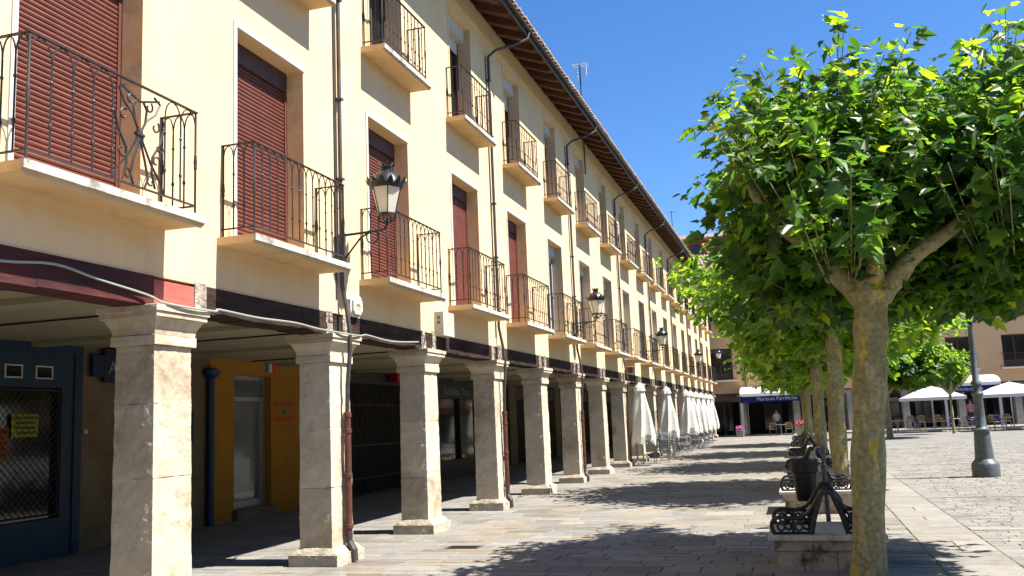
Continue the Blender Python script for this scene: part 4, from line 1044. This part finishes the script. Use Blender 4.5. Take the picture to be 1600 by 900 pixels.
for k, (x, y) in enumerate([(-4.9, 38.8), (-4.95, 40.6), (-5.0, 44.6), (-5.0, 47.4), (-5.05, 50.2), (-5.1, 53)]):
    clone(t0, (x, y, 0), f'silver cafe table {["after the second", "before the third", "after the third", "before the fifth", "before the sixth", "before the seventh"][k]} closed parasol')
    clone(c0, (x + .1, y + .75, 0), f'silver chair at the table {["after the second", "before the third", "after the third", "before the fifth", "before the sixth", "before the seventh"][k]} closed parasol', 3.14, group='silver chairs along the arcade')

# ------------------------------------------------------------------ far peach building
F = thing('peach_building', (-.05, 69.63, 0), 'peach arcaded building with dark balcony windows closing the far side of the square', 'building', None, math.radians(9))
XF0, XF1 = -16.0, 60.0
wx = [-5.2, 0.2, 3.8, 7.5] + [11.2 + 3.72 * k for k in range(13)]
opz = [(3.98, 6.25), (8.25, 10.3)]
m = MB(); xs = sorted({XF0, XF1, *[x - .85 for x in wx], *[x + .85 for x in wx]}); zs = [3.0, 3.98, 6.25, 8.25, 10.3, 12.0]
for a, b in zip(xs, xs[1:]):
    for c, d in zip(zs, zs[1:]):
        mx_, mz_ = (a + b) / 2, (c + d) / 2
        if any(abs(mx_ - x) < .85 for x in wx) and any(p < mz_ < q for p, q in opz): continue
        m.face([(a, 0, c), (b, 0, c), (b, 0, d), (a, 0, d)])
for x in wx:
    for p, q in opz:
        for X in (x - .85, x + .85): m.face([(X, 0, p), (X, .3, p), (X, .3, q), (X, 0, q)])
        m.face([(x - .85, 0, q), (x + .85, 0, q), (x + .85, .3, q), (x - .85, .3, q)]); m.face([(x - .85, 0, p), (x + .85, 0, p), (x + .85, .3, p), (x - .85, .3, p)])
m.face([(XF0, 0, 0), (XF0, 12, 0), (XF0, 12, 12), (XF0, 0, 12)]); m.face([(XF1, 0, 0), (XF1, 12, 0), (XF1, 12, 12), (XF1, 0, 12)])
m.face([(XF0, 0, 3.0), (XF1, 0, 3.0), (XF1, 3.2, 3.0), (XF0, 3.2, 3.0)]); m.box(XF0, XF1, 3.2, 3.4, 0, 3.1)
m.build('wall', M_peach, F)
fw = None
for x in wx:
    for p, q in opz:
        m = MB(); m.box(x - .85, x + .85, .24, .28, p, q, 0)
        for X in (x - .85, x - .05, x + .75): m.box(X, X + .1, .19, .24, p, q, 1)
        m.box(x - .75, x - .05, .2, .24, p, p + .5, 1); m.box(x + .05, x + .75, .2, .24, p, p + .5, 1); m.box(x - .75, x + .75, .2, .24, q - .1, q, 1)
        wn = m.build('window', [M_glass, M_doorw], F)
        bl = MB(); bl.box(x - 1.15, x + 1.15, -.42, 0, p - .13, p - .01); bs_ = bl.build('balcony', M_peachs, F)
        r = MB()
        r.box(x - 1.05, x + 1.05, -.38, -.35, p + .93, p + .96); r.box(x - 1.05, x + 1.05, -.375, -.355, p + .08, p + .1)
        for sx in (-1.05, 1.03): r.box(x + sx, x + sx + .02, -.35, 0, p + .93, p + .96); r.box(x + sx, x + sx + .02, -.35, 0, p + .08, p + .1)
        k = -1.05
        while k <= 1.06: r.tube([(x + k, -.365, p), (x + k, -.365, p + .94)], .011, 4); k += .14
        r.build('railing', M_iron, bs_)
m = MB(); k = XF0 + 1
while k < XF1:
    m.frustum(k, .25, [(.3, .3, 0), (.3, .3, .15)]); m.frustum(k, .25, [(.24, .24, .15), (.22, .22, 2.6)]); m.frustum(k, .25, [(.24, .24, 2.6), (.36, .36, 2.8), (.36, .36, 2.9)]); k += 3.72
    m.build('column', M_pot, F); m = MB()
m = MB(); m.box(XF0, XF1, .02, .5, 2.9, 3.0 - .003); m.build('lintel', M_rafter, F)
m = MB(); m.box(XF0, XF1, 3.12, 3.19, 0, 2.5); m.build('shop_fronts', M_dark, F)
for k, x in enumerate([-4.9, -.8, 2.6, 6.4, 10.0, 13.6, 17.4, 21]):
    m = MB(); m.box(x - 1.2, x + 1.2, 3.02, 3.08, .3, 2.3, 0)
    for X in (x - 1.25, x - .05, x + 1.2): m.box(X, X + .06, 2.98, 3.06, 0, 2.4, 1)
    m.box(x - 1.25, x + 1.25, 2.95, 3.06, 2.4, 2.85, 1); m.build('shop_front', [M_glass, M_doorw if k % 2 else M_pot], F)
m = MB(); zf = 12.0
m.face([(XF0, -.7, zf - .1), (XF1, -.7, zf - .1), (XF1, 6, zf + 2.2), (XF0, 6, zf + 2.2)]); m.face([(XF0, 6, zf + 2.2), (XF1, 6, zf + 2.2), (XF1, 12.6, zf - .1), (XF0, 12.6, zf - .1)])
m.box(XF0, XF1, -.7, 0, zf - .22, zf - .11, 0)
rf2 = m.build('roof', M_tile, F)
m = MB(); x = XF0
while x < XF1:
    for c_ in range(8):
        ya_ = -.74 + c_ * .85; yb_ = ya_ + .9; za_ = zf - .08 + (ya_ + .7) * .343; zb_ = zf - .08 + (yb_ + .7) * .343 - .02
        P = [[(x + .12 - rr * math.cos(math.pi * q / 3), yy, zz + rr * math.sin(math.pi * q / 3)) for q in range(4)] for yy, zz, rr in ((ya_, za_, .1), (yb_, zb_, .08))]
        for q in range(3): m.face([P[0][q], P[0][q + 1], P[1][q + 1], P[1][q]])
        m.face(P[0][::-1])
    x += .27
m.build('roof_tiles', M_tile, rf2, kind='stuff')
m = MB(); m.tube([(-3.55, -.12, 12), (-3.55, -.12, .1)], .06, 8); m.build('downpipe', M_pipe, F, smooth=True)
MB().box(-5.6, -4.4, 2.9, 2.95, 2.1, 2.45).build('shop_sign', M_doorw, F)
# houses beyond its roof
H = thing('rear_house', (-9.5, 82, 0), 'brick red house with a white rendered storey rising behind the far end of the eaves', 'house')
m = MB(); m.box(0, 12, 0, 9, 0, 15.2); m.build('white_storey', M_grey, H)
m = MB(); m.box(.02, 11.9, .03, 8.9, 15.2, 17.0); m.build('red_storey', M_brick, H)
m = MB(); m.face([(-.6, -.7, 16.9), (12.5, -.7, 16.9), (12.5, 4.5, 18.2), (-.6, 4.5, 18.2)]); m.face([(-.6, 4.5, 18.2), (12.5, 4.5, 18.2), (12.5, 9.6, 16.9), (-.6, 9.6, 16.9)]); m.box(-.6, 12.5, -.7, 0, 16.75, 16.89); m.build('roof', M_tile, H)
for k in range(4):
    MB().box(1.5 + k * 2.6, 2.5 + k * 2.6, -.03, .02, 15.6, 16.4).build('window', M_glass, H)

# unseen houses closing the near and east sides of the square, added to block sky light
def plain_house(loc, rz, length, label):
    r = thing('unseen_house', loc, label, 'building', None, rz)
    m = MB(); m.box(0, length, 0, 9, 3, 12); m.box(0, length, 3, 9, 0, 3); m.build('wall', M_peach, r)
    m = MB(); m.face([(-.5, -.7, 11.95), (length + .5, -.7, 11.95), (length + .5, 4.5, 13.8), (-.5, 4.5, 13.8)]); m.face([(-.5, 4.5, 13.8), (length + .5, 4.5, 13.8), (length + .5, 9.7, 11.95), (-.5, 9.7, 11.95)]); m.build('roof', M_tile, r)
    k = 1.8
    wn_ = cl_ = None
    while k < length - 1:
        for p, q in opz:
            if wn_ is None: wn_ = MB().box(-.7, .7, -.02, .02, 0, 2.2).build('window', M_glass, r, loc=(k, 0, p))
            else: inst(wn_, r, (k, 0, p))
        if cl_ is None: mm = MB(); mm.frustum(0, .3, [(.3, .3, 0), (.3, .3, .15), (.24, .24, .16), (.22, .22, 2.6), (.36, .36, 2.8), (.36, .36, 2.999)]); cl_ = mm.build('column', M_pot, r, loc=(k + 1.8, 0, 0))
        else: inst(cl_, r, (k + 1.8, 0, 0))
        k += 3.6
    return r
plain_house((50, -26, 0), math.pi, 66, 'unseen peach arcaded houses added to close off the sky behind the camera')
plain_house((52, 68, 0), -math.pi / 2, 92, 'unseen peach arcaded houses added along the far right side of the square, outside the picture')
# awnings
def awning(x0, x1, y, label, txt=None, zf_=2.25, zt=3.35, posts=None):
    r = thing('awning', (x0, y, 0), label, 'awning', 'white terrace awnings with navy valances')
    w_ = x1 - x0; m = MB(); n = 10; prof = [(0, zf_ + .42), (.03, zf_ + .62), (.25, zf_ + .82), (.9, zf_ + .98), (1.9, zf_ + 1.1), (2.9, zf_ + 1.15)]
    for (ya_, za_), (yb_, zb_) in zip(prof, prof[1:]):
        for k in range(n):
            a, b = w_ * k / n, w_ * (k + 1) / n; m.face([(a, ya_, za_), (b, ya_, za_), (b, yb_, zb_), (a, yb_, zb_)])
    m.face([(0, p[0], p[1]) for p in prof] + [(0, 2.9, zf_ + .42)]); m.face([(w_, p[0], p[1]) for p in prof] + [(w_, 2.9, zf_ + .42)])
    o = m.build('canopy', M_white, r); o.modifiers.new('thickness', 'SOLIDIFY').thickness = .02
    m = MB(); k = 0
    while k < w_ - .01:
        a, b = k, min(k + .4, w_); m.face([(a, -.02, zf_ + .42), (b, -.02, zf_ + .42), (b, -.02, zf_ + .05), ((a * .25 + b * .75), -.02, zf_), ((a + b) / 2, -.02, zf_ - .015), ((a * .75 + b * .25), -.02, zf_), (a, -.02, zf_ + .05)]); k += .4
    o = m.build('valance', M_navy, r); o.modifiers.new('thickness', 'SOLIDIFY').thickness = .015
    if txt: text('lettering', txt, .34, M_letter, r, Matrix.Translation((w_ * .22, -.04, zf_ + .12)) @ Matrix(((1, 0, 0, 0), (0, 0, -1, 0), (0, 1, 0, 0), (0, 0, 0, 1))), sx=.98)
    for px in (posts or (0.02, w_ - .2)):
        MB().box(px, px + .16, .0, .14, 0, zf_ + .5).build('post', M_box, r)
    return r
awning(-3.85, 1.25, 66, 'white box awning with navy lettered valance left of the tree trunks', 'Mariscos Parrilladas')
awning(9.0, 12.4, 66, 'white awning with navy valance right of the plaza lamp post', 'Restaurante', zf_=2.3)
# terrace kerb
m = MB(); m.box(2.2, 40, 64.2, 68.9, 0, .1); m.build('terrace_pavement', STN[1], kind='structure')
# open parasols
def parasol(x, y, label, half=1.7, z0=2.05, z1=2.75):
    r = thing('open_parasol', (x, y, 0), label, 'parasol', 'open white parasols on the terrace')
    m = MB(); h = half
    C = [(-h, -h), (0, -h * 1.0), (h, -h), (h, 0), (h, h), (0, h), (-h, h), (-h, 0)]
    for k in range(8):
        a, b = C[k], C[(k + 1) % 8]
        m.face([(a[0], a[1], z0), (b[0], b[1], z0), (b[0] * .5, b[1] * .5, (z0 + z1) / 2 + .06), (a[0] * .5, a[1] * .5, (z0 + z1) / 2 + .06)])
        m.face([(a[0] * .5, a[1] * .5, (z0 + z1) / 2 + .06), (b[0] * .5, b[1] * .5, (z0 + z1) / 2 + .06), (0, 0, z1)])
        m.face([(a[0], a[1], z0 - .17), (b[0], b[1], z0 - .17), (b[0], b[1], z0), (a[0], a[1], z0)])
    o = m.build('canopy', M_parasol, r)
    m = MB(); m.tube([(0, 0, 0), (0, 0, z1 + .04)], .035, 8)
    for c_ in C: m.tube([(0, 0, z1 - .05), (c_[0] * .5, c_[1] * .5, (z0 + z1) / 2 + .02), (c_[0], c_[1], z0 - .02)], .014, 4)
    m.build('pole', M_box, r); m = MB(); m.box(-.35, .35, -.35, .35, 0, .08); m.build('foot', M_pot, r)
    return r
PY = 62.0
parasol(7.75, PY, 'open white parasol left of the plaza lamp post')
parasol(11.75, 60.2, 'open white parasol just right of the plaza lamp post', 1.7)
parasol(14.6, 60.6, 'open white parasol cut by the right edge of the picture')
# blue chairs and tables on the terrace
bc = cafe_chair(5.0, 61.4, 0, .4, 'blue terrace chair just right of the big tree trunk', M_bluep, 'blue chairs on the terrace')
tt = cafe_table(5.7, 61.8, 'white table between the two leftmost blue chairs', 'white terrace tables', M_box)
for (x, y, rz, lb) in [(6.4, 61.5, 1.3, 'second blue terrace chair from the big trunk'), (7.0, 62.4, 2.2, 'third blue terrace chair, left of the parasol pole'), (8.35, 61.2, 4.2, 'blue terrace chair right of the left parasol pole'),
                       (9.3, 61.5, 1.4, 'blue terrace chair next to the white table left of the lamp post'), (9.85, 61.9, 2.0, 'blue terrace chair nearest the lamp post'), (12.5, 60.0, 4.4, 'blue terrace chair under the parasol right of the lamp post'), (13.9, 60.2, 1.9, 'blue terrace chair close to the right edge')]:
    clone(bc, (x, y, 0), lb, rz)
for (x, y, lb) in [(8.8, 61.7, 'white table right of the left parasol pole'), (13.2, 60.4, 'white table under the parasol right of the lamp post')]: clone(tt, (x, y, 0), lb)
wc = cafe_chair(-1.75, 64.2, 0, 0, 'left of two wicker chairs in front of the lettered awning', M_wick, 'wicker chairs on the terraces', M_wick)
for (x, y, rz, lb) in [(-.75, 64.2, .1, 'right of two wicker chairs in front of the lettered awning'), (7.3, 64.6, 3.1, 'wicker chair behind the left open parasol'), (8.4, 65, 2.8, 'wicker chair behind the blue chairs left of the lamp post'),
                       (11.2, 62.5, .6, 'wicker chair beside the white awning post right of the lamp post'), (11.9, 62.9, 3.0, 'wicker chair behind the parasol pole right of the lamp post'), (13.3, 63, 2.9, 'wicker chair behind the rightmost blue chairs')]:
    clone(wc, (x, y, 0 if y < 64.2 else .1 if x > 2.2 else 0), lb, rz)
for (x, y, rz, lb) in [(5.9, 63.0, .2, 'wicker chair at the back table behind the leftmost blue chairs'), (9.9, 63.6, 1.5, 'wicker chair at the back table directly behind the lamp post'), (14.6, 62.6, .4, 'wicker chair at the right edge, in the back row'), (10.6, 60.6, 3.0, 'wicker chair just right of the lamp post base'), (6.9, 66.3, 0, 'wicker chair in the shade left of the second awning')]:
    clone(wc, (x, y, 0 if y < 64.2 else .1), lb, rz)
for (x, y, rz, lb) in [(5.4, 62.9, .5, 'blue chair in the second row near the trunk'), (10.9, 59.6, .3, 'blue chair between the lamp post and the right parasol pole'), (14.5, 59.4, 1.2, 'blue chair nearest the right edge in the front row')]:
    clone(bc, (x, y, 0), lb, rz)
for (x, y, lb) in [(6.5, 63.3, 'white table in the back row left of the parasol pole'), (10.4, 63.4, 'white table in the back row behind the lamp post'), (14.1, 61.6, 'white table near the right edge in the back row'), (11.3, 59.9, 'white table just right of the lamp post')]: clone(tt, (x, y, 0), lb)
tw_ = clone(t0, (-1.25, 64.3, 0), 'small table between the two wicker chairs at the lettered awning', group='white terrace tables')
# flower pots
def flowers(x, y, label, m_, h=.42, z=0):
    r = thing('flower_pot', (x, y, z), label, 'flower pot')
    m = MB(); m.frustum(0, 0, [(.22, .22, 0), (.27, .27, h)]); m.build('pot', M_pot, r, bevel=.01)
    rg = random.Random(3)
    for nm, mm, cnt, zz in (('leaves', M_soil, 90, .08), ('blossom', m_, 110, .2)):
        m = MB()
        for k in range(cnt):
            a, q = rg.uniform(0, 6.28), rg.random() ** .5 * .28; c_ = Vector((q * math.cos(a), q * math.sin(a), h + zz + rg.uniform(-.06, .14) - q * .2)); u = Vector((rg.gauss(0, 1), rg.gauss(0, 1), rg.gauss(0, 1))).normalized(); v = u.orthogonal().normalized()
            s_ = .04; m.face([c_ + u * s_, c_ + v * s_, c_ - u * s_, c_ - v * s_])
        m.build(nm, mm, r, kind='stuff')
flowers(-3.95, 65.2, 'pale pot of magenta flowers at the left post of the lettered awning', M_pink)
flowers(.05, 44.0, 'pot of red flowers at the far end of the tree row', M_rose, .35, .5)
MB().box(-.35, .45, 43.6, 44.5, 0, .5).build('flower_plinth', M_plinth)
tag(bpy.data.objects['flower_plinth'], 'dark stone block under the pot of red flowers', 'plinth')

# people under the awnings
def person(x, y, z, rz, label, shirt, arm=.3):
    V = [(0, 0, .92), (0, 0, 1.12), (0, 0, 1.36), (0, -.01, 1.47), (0, -.02, 1.56), (0, -.02, 1.68),
         (-.10, 0, .88), (-.11, -.02, .48), (-.11, .03, .08), (-.11, -.12, .04), (.10, 0, .88), (.12, .04, .48), (.12, .06, .08), (.12, -.09, .04),
         (-.18, 0, 1.38), (-.24, .02, 1.10), (-.22, -.12, .88), (-.21, -.18, .80), (.18, 0, 1.38), (.24, .02, 1.10), (.20, -.20, 1.0 + arm * .2), (.17, -.28, 1.05 + arm * .2)]
    E_ = [(0, 1), (1, 2), (2, 3), (3, 4), (4, 5), (0, 6), (6, 7), (7, 8), (8, 9), (0, 10), (10, 11), (11, 12), (12, 13), (2, 14), (14, 15), (15, 16), (16, 17), (2, 18), (18, 19), (19, 20), (20, 21)]
    Rr = [.15, .14, .15, .055, .085, .09, .09, .065, .045, .035, .09, .065, .045, .035, .065, .047, .036, .035, .065, .047, .036, .035]
    me = bpy.data.meshes.new('person'); me.from_pydata(V, E_, []); o = bpy.data.objects.new('person', me); COL.objects.link(o)
    sk = o.modifiers.new('skin', 'SKIN'); 
    for i, rr in enumerate(Rr): me.skin_vertices[0].data[i].radius = (rr * (1.15 if i < 3 else 1), rr * (.72 if i < 3 else 1))
    me.skin_vertices[0].data[0].use_root = True
    o.modifiers.new('sub', 'SUBSURF').levels = 2; o.modifiers['sub'].render_levels = 2
    bpy.context.view_layer.update(); m2 = bpy.data.meshes.new_from_object(o.evaluated_get(bpy.context.evaluated_depsgraph_get())); bpy.data.objects.remove(o)
    for q in (M_skin, shirt, M_trous): m2.materials.append(q)
    for p in m2.polygons:
        c_ = p.center; p.material_index = 2 if c_.z < .93 and abs(c_.x) < .19 else (0 if c_.z > 1.44 or (abs(c_.x) > .17 and c_.z < 1.12) else 1); p.use_smooth = True
    r = thing('person', (x, y, z), label, 'person', rz=rz); b = bpy.data.objects.new('body', m2); COL.objects.link(b); b.parent = r
    m = MB(); m.lathe(0, 0, [(.088, 1.60), (.098, 1.68), (.09, 1.76), (.05, 1.80), (.005, 1.81)], 12); h = m.build('hair', M_hair, r, smooth=True); h.location = (0, .012, 0)
    m = MB()
    for sx in (-.033, .033): m.lathe(sx, -.105, [(.001, 1.655), (.01, 1.66), (.001, 1.668)], 6)
    m.box(-.02, .02, -.115, -.10, 1.60, 1.606); m.frustum(0, -.112, [(.012, .012, 1.62), (.006, .006, 1.655)]); m.build('face', M_hair, r)
    return r
person(-1.55, 67.2, 0, .4, 'person in a white shirt standing in the shade of the lettered awning', M_shirt)
person(10.6, 66.6, .1, -.3, 'person in a pinkish top standing behind the plaza lamp post terrace', M_pinks)
dc = thing('drain_cover', (-4.45, 12.05, .0), 'brown rectangular drain cover set in the pavement before the third column', 'drain cover')
m = MB(); m.box(-.24, .24, -.15, .15, -.02, .012, 0)
for k in range(7): m.box(-.20, .20, -.12 + k * .036, -.105 + k * .036, .012, .016, 1)
m.build('iron_plate', [mat('rusty_iron', (.16, .10, .07), (.11, .07, .05), .7, 14), M_iron], dc)
